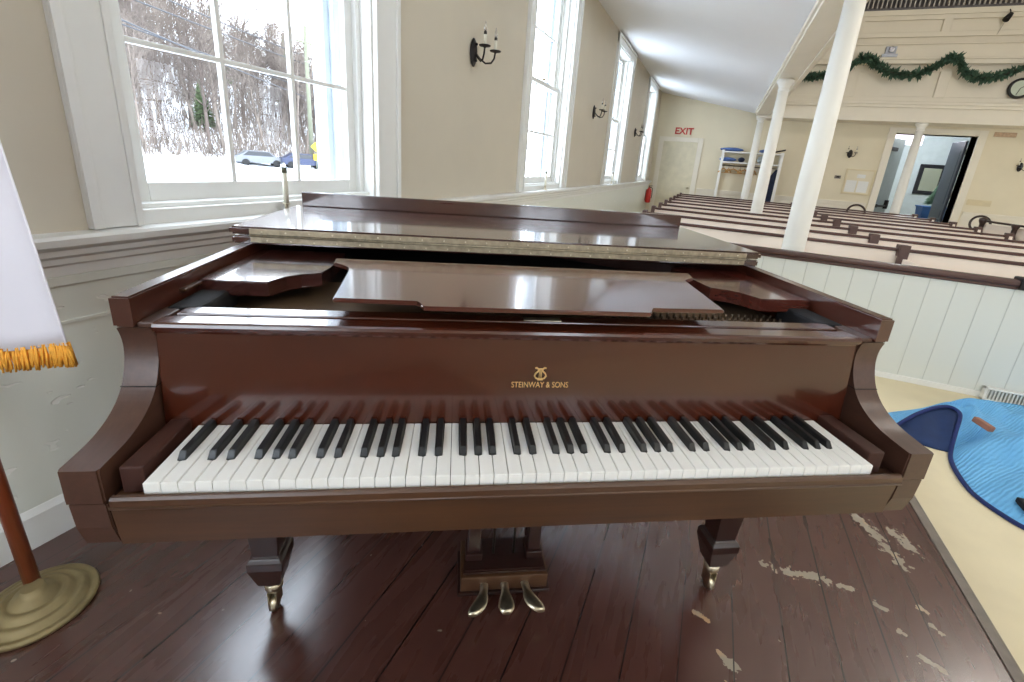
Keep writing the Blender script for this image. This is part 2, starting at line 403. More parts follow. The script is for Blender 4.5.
for i, (a, b) in enumerate(WIN): window(i+1, a, b, XL, -1)
for i, (a, b) in enumerate(WIN): window(i+5, a, b, XR, 1)  # right-wall windows, unseen, added to let in more light

# end wall with the openings, wall behind the camera
w = MB()
OX0, OX1, OZ = 3.56, 4.96, 2.36          # double door opening into the vestibule
w.box(XL-.34, OX0, YE, YE+.3, FZ, 3.0); w.box(OX1, XR+.34, YE, YE+.3, FZ, 3.0); w.box(XL-.34, .95, YE, YE+.3, 3.0, 6.6); w.box(8.0, XR+.34, YE, YE+.3, 3.0, 6.6); w.box(OX0, OX1, YE, YE+.3, OZ, 3.0)
struct('wall_back', w, M['wall_end'])
FW = [-.30, 2.9, 5.6, 8.3]  # unseen windows added behind the camera to light keys, flag and floor
w = MB(); xs_ = [XL-.34]
for c_ in FW: xs_ += [c_-.58, c_+.58]
xs_.append(XR+.34)
for i in range(0, len(xs_), 2): w.box(xs_[i], xs_[i+1], YB-.3, YB, FZ, 6.6)
for i in range(1, len(xs_)-1, 2): w.box(xs_[i], xs_[i+1], YB-.3, YB, FZ, WZ0-.02); w.box(xs_[i], xs_[i+1], YB-.3, YB, WZ1, 6.6)
struct('wall_front', w, M['wall_tan'])
for i, c_ in enumerate(FW):
    o = window(9+i, -.58-CW, .58+CW2, 0, -1); o.rotation_euler = (0, 0, pi/2); o.location = (c_, YB, 0)

w = MB(); w.box(XL-.34, XR+.34, YB-.3, YE+3.6, FZ-.2, FZ); struct('floor', w, M['beige_floor'])
w = MB(); w.box(XL-.34, XR+.34, YB-.3, YE+.3, 6.6, 6.8); struct('ceiling', w, M['ceiling'])
# raised stage platform
w = MB(); w.box(XL, 1.125, YB, 2.45, FZ, 0); struct('floor_platform', w, M['stage'])
w = MB(); w.tube([(1.145, YB, -.010), (1.145, 2.46, -.010)], .0145, 10); w.box(1.118, 1.145, YB, 2.455, -.02, .0045, .001); w.box(1.125, 1.14, YB, 2.45, FZ, -.015)
struct('trim_1', w, mat('worn_grey_nosing', (116,107,98), .5, var=.15, scale=20))
# baseboards and wainscot on the left wall
w = MB(); w.prism([(XL, 0), (XL+.024, 0), (XL+.024, .105), (XL+.014, .125), (XL, .13)], YB, 2.45, 'y'); struct('baseboard_left', w, M['trim_white'])
w = MB(); w.prism([(XL, FZ), (XL+.024, FZ), (XL+.024, -.06), (XL+.014, -.04), (XL, -.035)], 2.45, YE, 'y'); struct('baseboard_left_hall', w, M['trim_white'])
w = MB(); w.box(XL, XL+.012, YB, YE, FZ, .84); struct('trim_2', w, M['wainscot'])
w = MB()
w.prism([(XL, .80), (XL+.016, .80), (XL+.018, .828), (XL+.03, .836), (XL+.032, .852), (XL+.046, .862), (XL+.048, .878), (XL+.062, .886),
         (XL+.072, .893), (XL+.074, .912), (XL+.066, .921), (XL, .922)], YB, YE, 'y'); struct('trim_3', w, M['trim_white'])
w = MB(); w.box(XL+.012, XL+.02, -.02, 1.15, .772, .798, .002); w.box(XL+.012, XL+.017, -.6, .35, .655, .667, .002); struct('trim_4', w, M['wainscot'])
# end wall rail, baseboard
w = MB()
for x0, x1 in ((-.30, OX0-.17), (OX1+.17, XR)):
    w.box(x0, x1, YE-.012, YE, FZ, .74); w.box(x0, x1, YE-.03, YE, .74, .80, .006); w.box(x0, x1, YE-.045, YE, .80, .835, .006)
struct('trim_5', w, M['gallery_white'])
w = MB(); w.box(-.30, OX0-.17, YE-.03, YE-.012, FZ, -.03); w.box(OX1+.17, XR, YE-.03, YE-.012, FZ, -.03); struct('baseboard_back', w, M['gallery_white'])
# casing of the vestibule opening
w = MB()
w.box(OX0-.14, OX0, YE-.03, YE+.3, FZ, OZ+.12, .005); w.box(OX1, OX1+.14, YE-.03, YE+.3, FZ, OZ+.12, .005); w.box(OX0, OX1, YE-.03, YE+.3, OZ, OZ+.12, .005)
struct('trim_6', w, M['gallery_white'])
# side gallery soffit (slopes down toward the nave), its beam, its parapet
SX = .74
def loft(m, secs):
    """secs: list of (y, [(x,z),...]) cross sections joined along y"""
    rings = [[m.bm.verts.new((x, y, z)) for x, z in P] for y, P in secs]
    for a, b in zip(rings, rings[1:]):
        n = len(a)
        for k in range(n): m.bm.faces.new((a[k], a[(k+1) % n], b[(k+1) % n], b[k]))
    m.bm.faces.new(rings[0][::-1]); m.bm.faces.new(rings[-1]); return m
def gallery(side):
    f = (lambda x: x) if side == 'left' else (lambda x: XL + XR - x)
    ST = [(YB, .20), (3.66, .065), (7.3, .0), (11.62, -.01)]
    loft(MB(), [(y, [(f(XL), 3.10), (f(SX), 2.675+d), (f(SX), 2.80+d), (f(XL), 3.25)]) for y, d in ST] + [(YE, [(f(XL), 3.10), (f(SX), 2.665), (f(SX), 2.80), (f(XL), 3.25)])]).build('ceiling_gallery_' + side, M['ceiling'], None, 'structure')
    w = MB()
    def bar(x0, x1, z0, z1, ye=11.6): loft(w, [(y if y < 11 else ye, [(f(x0), z0+d), (f(x1), z0+d), (f(x1), z1+d), (f(x0), z1+d)]) for y, d in ST])
    bar(.70, .97, 2.575, 2.70); bar(.675, .712, 2.615, 2.675); bar(.95, .99, 2.555, 2.64, 11.4); bar(.985, 1.03, 2.60, 2.72, 11.4); bar(.92, .97, 2.70, 3.6, 11.4); bar(.88, 1.06, 3.6, 3.68, 11.4)
    return w.build('trim_gallery_' + side, M['gallery_white'], None, 'structure')
gallery('left'); gallery('right')

# rear gallery front over the end of the nave: two stacked panelled parapets
YG = 11.55
w = MB()
xa, xb = .95, XR+XL-.95+.0
def band(z0, z1, y, bev=0.0, dep=.06): w.box(xa, xb, y-dep, y, z0, z1, bev)
w.box(xa-.2, xb, YG-.02, YE, 2.525, 2.56)                                   # soffit
band(2.52, 2.80, YG); band(2.785, 2.88, YG-.06, .015, .05); band(2.84, 2.90, YG-.10, .012, .04)
w.box(xa, xb, YG-.02, YG, 2.80, 3.75)                                       # recessed panel field
band(2.88, 3.00, YG-.02, .01, .03); band(3.45, 3.60, YG-.02, .01, .03)
for k in range(8):
    x = xa + .05 + 2.84*k/2.0
    xs = 3.88 + (k-2)*1.52
    if xa < xs < xb: w.box(xs-.09, xs+.09, YG-.075, YG-.02, 2.98, 3.47, .012)
band(3.58, 3.66, YG-.06, .012, .10)                                         # shelf molding
w.box(xa, xb, YG-.17, YG+.45, 3.66, 3.70, .01)
w.box(xa, xb, YG-.10, YG-.06, 3.70, 3.93)
w.box(xa, xb, YG-.13, YG+.45, 3.93, 3.965, .01)
y2 = YG
w.box(xa, xb, y2, y2+.03, 3.96, 4.48)
w.box(xa, xb, y2-.045, y2, 4.08, 4.17, .01); w.box(xa, xb, y2-.045, y2, 4.38, 4.46, .01)
for k in range(8):
    xs = 3.67 + (k-2)*1.42
    if xa < xs < xb: w.box(xs-.07, xs+.07, y2-.045, y2, 4.16, 4.39, .01)
w.box(xa, xb, y2-.06, y2+.06, 4.46, 4.56, .012)
struct('trim_7', w, M['gallery_white'])
w = MB(); w.box(xa, xb, YG+.0, YE, 2.57, 2.62); struct('floor_gallery', w, M['gallery_white'])
# railing above
rail = thing('gallery_railing', 'dark metal railing with white balusters on top of the rear gallery front', 'railing', (0, YG, 4.56))
w = MB(); w.box(xa, xb, -.02, .02, .0, .05, .006); w.build('bottom_rail', mat('dark_rail_paint', (92,88,90), .5), rail)
w = MB(); w.box(xa, xb, -.03, .03, .50, .55, .01); w.build('top_rail', M['black_iron'], rail)
bal = MB(); bal.tube([(0,0,.05),(0,0,.16),(0,0,.2),(0,0,.36),(0,0,.5)], [.018,.012,.022,.012,.018], 6)
b0 = bal.build('baluster', mat('baluster_pale_paint', (188,184,180), .5), rail); b0.location.x = xa+.15
for k in range(1, 88):
    c = b0.copy(); COL.objects.link(c); c.parent = rail; c.location = (xa+.15+k*.076, 0, 0)
w = MB(); w.box(xa+.15+88*.076-.03, xb, -.012, .012, .05, .5); w.build('railing_panel', M['gallery_white'], rail)

# vestibule behind the opening
w = MB(); w.box(2.2, 2.3, YE+.3, YE+3.4, FZ, 2.9); w.box(7.0, 7.1, YE+.3, YE+3.4, FZ, 2.9); w.box(2.2, 7.1, YE+3.4, YE+3.5, FZ, 2.9); struct('wall_vestibule', w, M['vest_wall'])
w = MB(); w.box(2.2, 7.1, YE+.3, YE+3.5, 2.9, 3.0); struct('ceiling_vestibule', w, M['ceiling'])
w = MB(); w.box(.65, .95, YE+.3, YE+3.9, 2.6, 6.6); w.box(8.0, 8.3, YE+.3, YE+3.9, 2.6, 6.6); w.box(.65, 8.3, YE+3.6, YE+3.9, 2.6, 6.6); struct('wall_gallery', w, mat('gallery_grey_wall', (120,116,116), .8))
w = MB(); w.box(.65, 8.3, YE+.3, YE+3.9, 6.6, 6.8); struct('ceiling_gallery_back', w, M['ceiling'])
w = MB(); w.box(.65, 8.3, YE+.3, YE+3.6, 3.0, 3.05); struct('floor_gallery_back', w, M['pew_post'])

# ------------------------------------------------------------------ doors
w = MB()
DX0, DX1, DZ = -1.30, -.46, 1.94
w.box(DX0-.12, DX0, YE-.03, YE, FZ, DZ+.11, .005); w.box(DX1, DX1+.12, YE-.03, YE, FZ, DZ+.11, .005); w.box(DX0, DX1, YE-.03, YE, DZ, DZ+.11, .005)
d = struct('door_1', w, M['gallery_white'])
p = MB(); p.box(DX0, DX1, YE-.02, YE, FZ, DZ)
for k in range(1, 7): p.box(DX0+.12*k-.004, DX0+.12*k+.004, YE-.024, YE-.02, FZ, DZ)
p.build('door_panel', mat('cream_door_paint', (214,206,180), .5), d)
k = MB(); k.ball((DX1-.07, YE-.05, .82), .028, 10); k.tube([(DX1-.07, YE-.02, .82), (DX1-.07, YE-.05, .82)], .012, 8); k.build('door_handle', M['brass'], d)
# light grey door leaf swung into the vestibule, hinged left
hx = thing('vestibule_door', 'pale grey door with dark push bar standing open at left of the vestibule opening', 'door', (OX0+.02, YE+.30, FZ), radians(52))
m = MB(); m.box(0, .72, 0, .045, .01, 2.5, .004); m.build('door_leaf', M['grey_door'], hx)
m = MB(); m.box(.10, .60, -.06, -.02, .96, 1.0, .006); m.box(.55, .62, -.07, 0, .92, 1.12, .006); m.box(.08, .14, -.06, 0, .94, 1.02, .006); m.build('push_bar', M['black_iron'], hx)
m = MB(); m.box(.06, .36, -.05, 0, 2.22, 2.30, .006); m.build('door_closer', M['black_iron'], hx)
hx2 = thing('open_door', 'dark blue grey door leaf standing open at right of the vestibule opening', 'door', (OX1-.03, YE+.36, FZ), radians(90))
m = MB(); m.box(0, .66, -.045, 0, .01, 2.5, .004)
m.box(.1, .56, 0, .006, .2, 1.0, .003); m.box(.1, .56, 0, .006, 1.15, 2.3, .003); m.build('door_leaf', M['black_door'], hx2)
m = MB()
for z in (.3, 1.3, 2.2): m.tube([(0, -.05, z), (0, -.05, z+.12)], .012, 8)
m.build('hinge', M['black_iron'], hx2)

# ------------------------------------------------------------------ columns
def column(name, x, y, ztop, r, label, zb=FZ):
    t = thing(name, label, 'column', (x, y, 0))
    m = MB(); m.lathe([(r*1.45, zb), (r*1.45, zb+.06), (r*1.25, zb+.08), (r*1.3, zb+.12), (r*1.08, zb+.16)], seg=28); m.build('column_base', M['column'], t)
    m = MB(); m.lathe([(r*1.06, zb+.14), (r*1.0, zb+.4), (r*.97, 1.2), (r*.80, ztop-.10)], seg=32); m.build('shaft', M['column'], t)
    m = MB(); R = r*.80
    m.lathe([(R, ztop-.16), (R*1.12, ztop-.155), (R*1.12, ztop-.14), (R*1.0, ztop-.13), (R*1.02, ztop-.10), (R*1.25, ztop-.075), (R*1.5, ztop-.05), (R*1.62, ztop-.035), (R*1.62, ztop-.012), (R*1.5, ztop)], seg=28)
    m.build('capital', M['column'], t)
    return t
column('gallery_column', .835, 3.66, 2.66, .084, 'thick white round column nearest the camera, rising behind the white front partition')
column('gallery_column', .80, 7.30, 2.575, .085, 'white column standing among the pews, the middle one under the side gallery beam')
column('gallery_column', .83, 11.75, 2.575, .084, 'white column at the far end of the side gallery beam, in front of the coat rack')
column('gallery_column', 3.79, 11.62, 2.525, .086, 'slim white column standing in front of the open vestibule doorway')

# ------------------------------------------------------------------ front partition and pews
PX0, PX1 = -.63, 4.14
t = thing('front_partition', 'long white beadboard partition with dark wooden cap in front of the pews', 'partition', (0, 3.47, 0))
m = MB(); m.box(PX0, 6.6, 0, .03, FZ, .625); m.build('panel', M['beadboard'], t)
m = MB(); m.box(PX0, 6.6, -.015, 0, FZ, FZ+.045, .004); m.build('base_molding', M['trim_white'], t)
m = MB(); m.box(PX0-.02, 6.6, -.03, .05, .638, .682, .014); m.box(PX0-.02, 6.6, -.015, .045, .615, .635, .004); m.build('cap_rail', M['pew_cap'], t)
m = MB(); m.box(2.17, 2.30, -.045, .07, .62, .70, .014); m.build('cap_joint', M['black_iron'], t)
vg = thing('floor_vent', 'white slatted vent grille at the foot of the front partition', 'vent', (2.62, 3.45, FZ))
m = MB(); m.box(-.42, .42, -.04, 0, 0, .012, .003); m.box(-.42, .42, -.04, 0, .088, .10, .003); m.box(-.42, -.405, -.04, 0, 0, .10, .003); m.box(.405, .42, -.04, 0, 0, .10, .003)
m.build('vent_frame', M['trim_white'], vg)
m = MB()
for k in range(40): m.box(-.40+k*.02, -.39+k*.02, -.03, -.005, .012, .088)
m.build('grille_slats', M['grille'], vg)

ORD = ['first', 'second', 'third', 'fourth', 'fifth', 'sixth', 'seventh', 'eighth', 'ninth']
def make_pew(label):
    t = thing('church_pew', label, 'pew', (0, 4.55, 0))
    m = MB(); m.box(PX0, PX1, 0, .025, FZ+.1, .655); m.build('backrest', M['pew_cream'], t)
    m = MB(); m.box(PX0-.01, PX1+.01, -.012, .034, .660, .690, .008); m.build('cap_rail', M['pew_cap'], t)
    m = MB(); m.box(PX0, PX1, -.40, 0, .20, .235, .008); m.build('seat', M['pew_cream'], t)
    for x in (PX0, PX1-.03):
        m = MB(); m.prism([(-.42, FZ), (.03, FZ), (.03, .68), (-.05, .68), (-.12, .45), (-.36, .42), (-.42, .36)], x, x+.03, 'x', bev=.003); m.build('end_panel', M['pew_cream'], t)
    m = MB(); m.prism([(-.44, .36), (-.36, .43), (-.14, .46), (-.07, .69), (.06, .69), (.06, .71), (-.09, .71), (-.17, .485), (-.38, .455), (-.45, .385)], PX0-.01, PX0+.04, 'x'); m.build('arm_cap', M['pew_post'], t)
    m = MB(); m.box(1.85, 1.88, -.38, 0, FZ, .60); m.build('divider', M['pew_cream'], t)
    m = MB(); m.box(1.80, 1.89, -.03, .05, .62, .722, .008); m.build('divider_post', M['pew_post'], t)
    m = MB(); m.box(PX1-.06, PX1+.03, -.03, .05, .62, .72, .008); m.build('end_post', M['pew_post'], t)
    return t
pw = make_pew('first cream pew row behind the white front partition, dark wooden cap rail')
for i in range(1, 9):
    dup(pw, (0, 4.55+.87*i, 0), None, '%s cream pew row counted from the front partition, dark wooden cap rail' % ORD[i])
# tall divider post on the first bay
tp = MB(); tp.box(1.805, 1.885, 4.50, 4.519, .30, .726, .006); tag(tp.build('pew_divider_post', M['pew_post']), 'tall brown divider post between front partition and first pew row', 'post')
# pew bench across the right aisle
t = thing('side_bench', 'side bench across the right aisle with dark rail and turned dark posts', 'bench', (4.75, 10.25, 0), radians(-74))
m = MB(); m.box(.0, 3.2, 0, .025, FZ+.1, .72); m.build('backrest', M['pew_cream'], t)
m = MB(); m.box(-.05, 3.2, -.03, .05, .745, .78, .012); m.build('cap_rail', M['chair_wood'], t)
m = MB(); m.lathe([(.045, FZ), (.045, .45), (.06, .52), (.035, .6), (.035, .7), (.06, .76), (.06, .80), (.03, .82)], (-.02, -.03, 0), 14); m.build('post', M['chair_wood'], t)
m = MB(); m.lathe([(.045, FZ), (.045, .45), (.06, .52), (.035, .6), (.035, .7), (.06, .76), (.06, .78)], (.68, -.075, 0), 14); m.build('post', M['chair_wood'], t)

# balloon-back chairs near the end wall
def chair(label, loc, rz):
    t = thing('balloon_back_chair', label, 'chair', loc, rz)
    m = MB(); pts = [(.165*cos(a), 0, .845+.155*sin(a)) for a in [pi*(-.28)+pi*1.56*k/20 for k in range(21)]]
    m.tube([(x, .0+(z-.5)*.12, z) for x, _, z in pts], .022, 8); m.build('backrest', M['chair_wood'], t)
    m = MB(); m.tube([(-.13, .03, .72), (-.05, .04, .76), (.05, .04, .76), (.13, .03, .72)], .018, 8); m.build('back_rail', M['chair_wood'], t)
    m = MB(); m.lathe([(.21, .42), (.225, .44), (.225, .47), (.20, .50), (.05, .51)], (0, -.2, 0), 20); m.build('seat', mat('dark_seat_cloth', (70,44,40), .9), t)
    for sx_, yy in ((-1, -.36), (1, -.36)):
        m = MB(); m.tube([(sx_*.17, yy, .43), (sx_*.18, yy-.01, .2), (sx_*.17, yy-.02, 0)], [.025, .018, .014], 8); m.build('leg', M['chair_wood'], t)
    for sx_ in (-1, 1):
        m = MB(); m.tube([(sx_*.155, .02, .68), (sx_*.16, -.02, .43), (sx_*.18, .06, 0)], [.02, .022, .014], 8); m.build('leg', M['chair_wood'], t)
    return t
chair('dark balloon back chair by the end wall left of the open doorway', (3.07, 11.45, FZ), 0)
chair('dark balloon back chair at the end wall right of the doorway, behind the side bench', (5.20, 11.45, FZ), radians(4))

# ------------------------------------------------------------------ things on the end wall
def text_obj(name, s, size, m, parent, ext=.001, font_scale=1.0, bold=0):
    cu = bpy.data.curves.new(name, 'FONT'); cu.body = s; cu.size = size; cu.align_x = 'CENTER'; cu.align_y = 'CENTER'; cu.extrude = ext; cu.offset = bold
    tmp = bpy.data.objects.new('tmp', cu); COL.objects.link(tmp)
    bpy.context.view_layer.update()
    me = bpy.data.meshes.new_from_object(tmp.evaluated_get(bpy.context.evaluated_depsgraph_get()))
    bpy.data.objects.remove(tmp)
    me.materials.clear(); me.materials.append(m)
    o = bpy.data.objects.new(name, me); COL.objects.link(o); o.parent = parent
    return o
t = thing('exit_sign', 'cream exit sign with red letters above the far cream door', 'sign', (-.84, YE, 2.19))
m = MB(); m.box(-.19, .19, -.02, 0, -.11, .11, .004); m.build('sign_panel', M['wall_end'], t)
o = text_obj('lettering', 'EXIT', .22, M['red_sign'], t, .004, bold=.006); o.location = (0, -.024, 0); o.rotation_euler = (pi/2, 0, 0)

t = thing('coat_rack', 'white wooden coat rack with two shelves against the end wall', 'coat rack', (0, YE, 0))
for x in (.14, 1.42):
    m = MB(); m.box(x, x+.06, -.32, -.27, FZ, 1.80, .004); m.box(x, x+.06, -.10, -.045, FZ, 1.80, .004); m.box(x+.01, x+.05, -.28, -.09, 1.50, 1.55); m.build('side_post', M['trim_white'], t)
for z in (1.50, 1.74):
    m = MB(); m.box(.14, 1.48, -.34, -.04, z, z+.03, .004); m.build('shelf', M['trim_white'], t)
m = MB(); m.box(.20, 1.42, -.07, -.045, 1.34, 1.42, .003); m.build('back_rail', M['gallery_white'], t)
m = MB(); m.tube([(.2, -.19, 1.44), (1.42, -.19, 1.44)], .012, 8); m.build('hanging_rod', M['steel'], t)
hg = thing('coat_hanger', 'light wooden coat hanger on the left half of the coat rack rod', 'hanger', (.25, YE-.19, 1.44), pi/2*.6, 'wooden hangers on the coat rack')
m = MB(); m.tube([(-.2, 0, -.17), (-.1, 0, -.11), (0, 0, -.07), (.1, 0, -.11), (.2, 0, -.17)], .013, 6); m.tube([(-.2, 0, -.17), (.2, 0, -.17)], .008, 6); m.build('hanger_body', M['hanger_wood'], hg)
m = MB(); m.tube([(0, 0, -.07), (0, 0, -.01), (.018, 0, .012), (0, 0, .024), (-.016, 0, .012)], .003, 6); m.build('hook', M['steel'], hg)
for x, rz in ((.36, 1.2), (.47, .5), (.62, 1.3), (.72, .9), (.80, 1.4), (.92, 1.1)): dup(hg, (x, YE-.19, 1.44), rz, 'light wooden coat hanger on the coat rack rod')
for o in [o for o in COL.objects if o.name.startswith('coat_hanger')]: o['label'] = 'one of the light wooden coat hangers on the coat rack rod'
def lump(name, label, cat, x0, x1, y0, y1, z0, z1, m, seed=0, parent=None):
    mb = MB(); mb.ball(((x0+x1)/2, (y0+y1)/2, (z0+z1)/2), .5, 18, (x1-x0, y1-y0, z1-z0))
    rnd = random.Random(seed)
    for v in mb.bm.verts:
        v.co += Vector((rnd.uniform(-1, 1)*(x1-x0), rnd.uniform(-1, 1)*(y1-y0), rnd.uniform(-1, 1)*(z1-z0)))*.018
        v.co.z = max(v.co.z, z0+.0005)
    o = mb.build(name, m, parent)
    if label: tag(o, label, cat)
    return o
lump('folded_cloth', 'blue folded cloth on the left of the top shelf of the coat rack', 'cloth', .08, .62, YE-.34, YE-.05, 1.77, 1.86, M['blue_towel'], 1)
lump('folded_cloth', 'blue folded cloth in the middle of the top shelf of the coat rack', 'cloth', .95, 1.28, YE-.34, YE-.05, 1.77, 1.86, M['blue_towel'], 2)
lump('folded_cloth', 'long blue cloth on the lower shelf of the coat rack', 'cloth', .10, .50, YE-.34, YE-.05, 1.53, 1.63, M['blue_towel'], 3)
lump('hat', 'dark hat on the lower shelf beside the blue cloth', 'hat', .53, .68, YE-.32, YE-.12, 1.53, 1.65, M['navy_coat'], 4)
lump('folded_cloth', 'pale grey bundle on the lower shelf of the coat rack behind the column', 'cloth', .95, 1.12, YE-.33, YE-.08, 1.53, 1.70, M['vest_wall'], 5)
m = MB(); m.tube([(1.22, YE-.2, 1.79), (1.36, YE-.2, 1.83), (1.50, YE-.2, 1.87)], .018, 8); tag(m.build('umbrella', M['black_iron']), 'dark folded umbrella lying on the right end of the top rack shelf', 'umbrella')
# navy coat hanging
m = MB()
rings = []
for z, wx, wy in ((1.42, .02, .02), (1.30, .06, .06), (1.15, .10, .07), (.9, .14, .08), (.6, .18, .09), (.3, .20, .09), (.05, .21, .09)):
    rings.append([m.bm.verts.new((1.42 - wx*.6 + wx*cos(a)*(1+.06*sin(7*a)), YE-.19+wy*sin(a)*(1+.2*sin(5*a+z)), z)) for a in [2*pi*k/28 for k in range(28)]])
for a, b in zip(rings, rings[1:]):
    for k in range(28): f = m.bm.faces.new((a[k], a[(k+1) % 28], b[(k+1) % 28], b[k])); f.smooth = True
m.bm.faces.new(rings[0]); m.bm.faces.new(rings[-1])
tag(m.build('hanging_coat', M['navy_coat']), 'long dark navy coat hanging at the right end of the coat rack', 'coat')

t = thing('fire_extinguisher', 'red fire extinguisher mounted low on the left wall near the far door', 'fire extinguisher', (XL+.09, 11.85, .36))
m = MB(); m.lathe([(.03, 0), (.062, .01), (.068, .03), (.068, .30), (.055, .34), (.028, .365), (.028, .39)], seg=18); m.build('cylinder', M['red'], t)
m = MB(); m.box(-.02, .05, -.012, .012, .39, .41, .003); m.box(-.02, .08, -.012, .012, .43, .442, .003); m.tube([(0, 0, .38), (0, 0, .44)], .014, 8); m.build('handle', M['black_iron'], t)
m = MB(); m.tube([(.02, 0, .4), (.08, .02, .38), (.085, .02, .2), (.08, .02, .12)], .009, 8); m.build('hose', M['black_iron'], t)
m = MB(); m.box(-.09, -.066, -.03, .03, .05, .34, .003); m.build('bracket', M['steel'], t)

# wall sconces: oval back plate, two curved arms with pans and electric candles
def sconce(label, loc, rz):
    """local -y points into the room"""
    t = thing('wall_sconce', label, 'wall sconce', loc, rz, None)
    m = MB(); m.lathe([(.02, 0), (.040, -.003), (.046, -.010), (.040, -.016), (.030, -.016), (.022, -.026), (.008, -.03)], (0, 0, 0), 24, axis='y', sx=1, sy=1.95)
    m.ball((0, -.03, .05), .010, 8); m.ball((0, -.03, -.05), .010, 8); m.build('back_plate', M['black_iron'], t)
    for s in (-1, 1):
        a = MB()
        a.tube([(0, -.02, .0), (s*.012, -.05, -.035), (s*.035, -.085, -.062), (s*.062, -.115, -.055), (s*.075, -.13, -.025), (s*.078, -.135, .012)], .0062, 8)
        a.lathe([(.006, .0), (.012, .006), (.036, .010), (.040, .016), (.037, .018), (.014, .013), (.012, .022)], (s*.078, -.135, .008), 20)
        ar = a.build('arm', M['black_iron'], t)
        c = MB(); c.tube([(s*.078, -.135, .024), (s*.078, -.135, .088)], .0095, 12); c.build('candle', M['candle'], ar)
        c = MB(); c.tube([(s*.078, -.135, .088), (s*.078, -.135, .106)], .0105, 12); c.build('socket', M['black_iron'], ar)
        c = MB(); c.lathe([(.004, .106), (.010, .118), (.011, .130), (.006, .148), (.001, .165)], (s*.078, -.135, 0), 12); c.build('bulb', M['bulb'], ar)
    return t
mm, nt, b = newmat('clear_flame_bulb'); b.inputs['Base Color'].default_value = (.95, .9, .85, 1); b.inputs['Transmission Weight'].default_value = .85; b.inputs['Roughness'].default_value = .1
nz_ = N(nt, 'ShaderNodeTexNoise'); M['bulb'] = mm
sconce('black two candle sconce nearest the piano, on the left wall between the first two windows', (XL, 2.39, 1.89), pi/2)
sconce('black two candle sconce on the left wall between the second and third windows', (XL, 5.72, 1.89), pi/2)
sconce('black two candle sconce on the left wall between the third and fourth windows', (XL, 9.05, 1.89), pi/2)
sconce('black two candle sconce on the end wall left of the open doorway', (2.82, YE, 1.88), 0)
sconce('black two candle sconce on the end wall right of the open doorway', (5.78, YE, 1.81), 0)

t = thing('notice_board', 'cream framed notice board with pinned papers left of the doorway', 'notice board', (3.12, YE, 1.28))
m = MB(); m.box(-.26, .26, -.015, 0, -.26, .26); m.build('board', M['wall_end'], t)
m = MB(); m.box(-.28, .28, -.03, 0, .25, .28, .004); m.box(-.28, -.25, -.03, 0, -.28, .25, .004); m.box(.25, .28, -.03, 0, -.28, .25, .004); m.box(-.25, .25, -.03, 0, -.28, -.25, .004); m.build('board_frame', M['frame_cream'], t)
for i, (x, z, w_, h_) in enumerate(((-.13, -.10, .20, .26), (.10, -.10, .20, .25), (.03, .13, .16, .08))):
    m = MB(); m.box(x-w_/2, x+w_/2, -.019, -.015, z-h_/2, z+h_/2); tag(m.build('pinned_paper', M['paper']), ['left white paper pinned on the lower half of the notice board', 'right white paper pinned on the lower half of the notice board', 'small cream card pinned near the top of the notice board'][i], 'paper')
for o in [o for o in COL.objects if o.name.startswith('pinned_paper')]: o.location = (3.12, YE, 1.28)
t = thing('thermostat', 'small dark thermostat on the end wall left of the notice board', 'thermostat', (2.70, YE, 1.36))
m = MB(); m.box(-.06, .06, -.03, 0, -.035, .035, .006); m.build('housing', mat('thermostat_grey', (120,112,100), .5), t)
m = MB(); m.box(-.03, .03, -.034, -.03, -.015, .02, .001); m.build('dial_window', M['black_iron'], t)
m = MB(); m.box(5.15, 5.55, YE-.012, YE, .98, 1.10, .006); m.box(5.18, 5.52, YE-.018, YE-.012, 1.0, 1.08, .004); tag(m.build('wall_plaque', M['frame_cream']), 'cream wall plaque low on the end wall right of the doorway', 'plaque')
m = MB(); m.box(5.20, 5.55, YE-.012, YE, 2.37, 2.46, .01); tag(m.build('wall_grille', mat('brown_stain_grille', (188,160,132), .8, var=.2, scale=30)), 'small brownish grille high on the end wall right of the doorway', 'grille')

# vestibule contents
t = thing('mirror', 'black framed mirror on the vestibule wall seen through the doorway', 'mirror', (5.52, YE+3.4, 1.50), 0)
m = MB(); m.box(-.30, .30, -.04, 0, .30, .40, .008); m.box(-.30, .30, -.04, 0, -.40, -.30, .008); m.box(-.30, -.20, -.04, 0, -.3, .3, .008); m.box(.20, .30, -.04, 0, -.3, .3, .008); m.build('mirror_frame', M['felt'], t)
m = MB(); m.box(-.2, .2, -.02, -.01, -.3, .3); m.build('mirror_glass', M['mirror'], t)
t = thing('storage_bin', 'blue plastic storage bin on a dark table in the vestibule', 'bin', (5.36, YE+2.0, .50))
m = MB(); m.prism([(-.30, 0), (.30, 0), (.33, .30), (-.33, .30)], -.22, .22, 'y', bev=.01); m.build('bin_body', M['blue_box'], t)
m = MB(); m.box(-.35, .35, -.25, .25, .30, .335, .01); m.build('bin_lid', M['blue_box'], t)
t = thing('side_table', 'dark table under the blue bin in the vestibule', 'table', (5.36, YE+2.0, FZ))
m = MB(); m.box(-.6, .5, -.3, .3, .66, .70, .005); m.build('tabletop', M['chair_wood'], t)
for sx_ in (-.55, .45):
    for sy_ in (-.25, .25):
        m = MB(); m.box(sx_-.02, sx_+.02, sy_-.02, sy_+.02, 0, .66); m.build('leg', M['chair_wood'], t)
t = thing('small_tree', 'small dark green artificial fir on the blue bin lid', 'plant', (5.30, YE+2.05, .835))
m = MB(); m.tube([(0, 0, 0), (0, 0, .5)], .015, 6); m.build('trunk', M['bark'], t)
m = MB(); rr = random.Random(3)
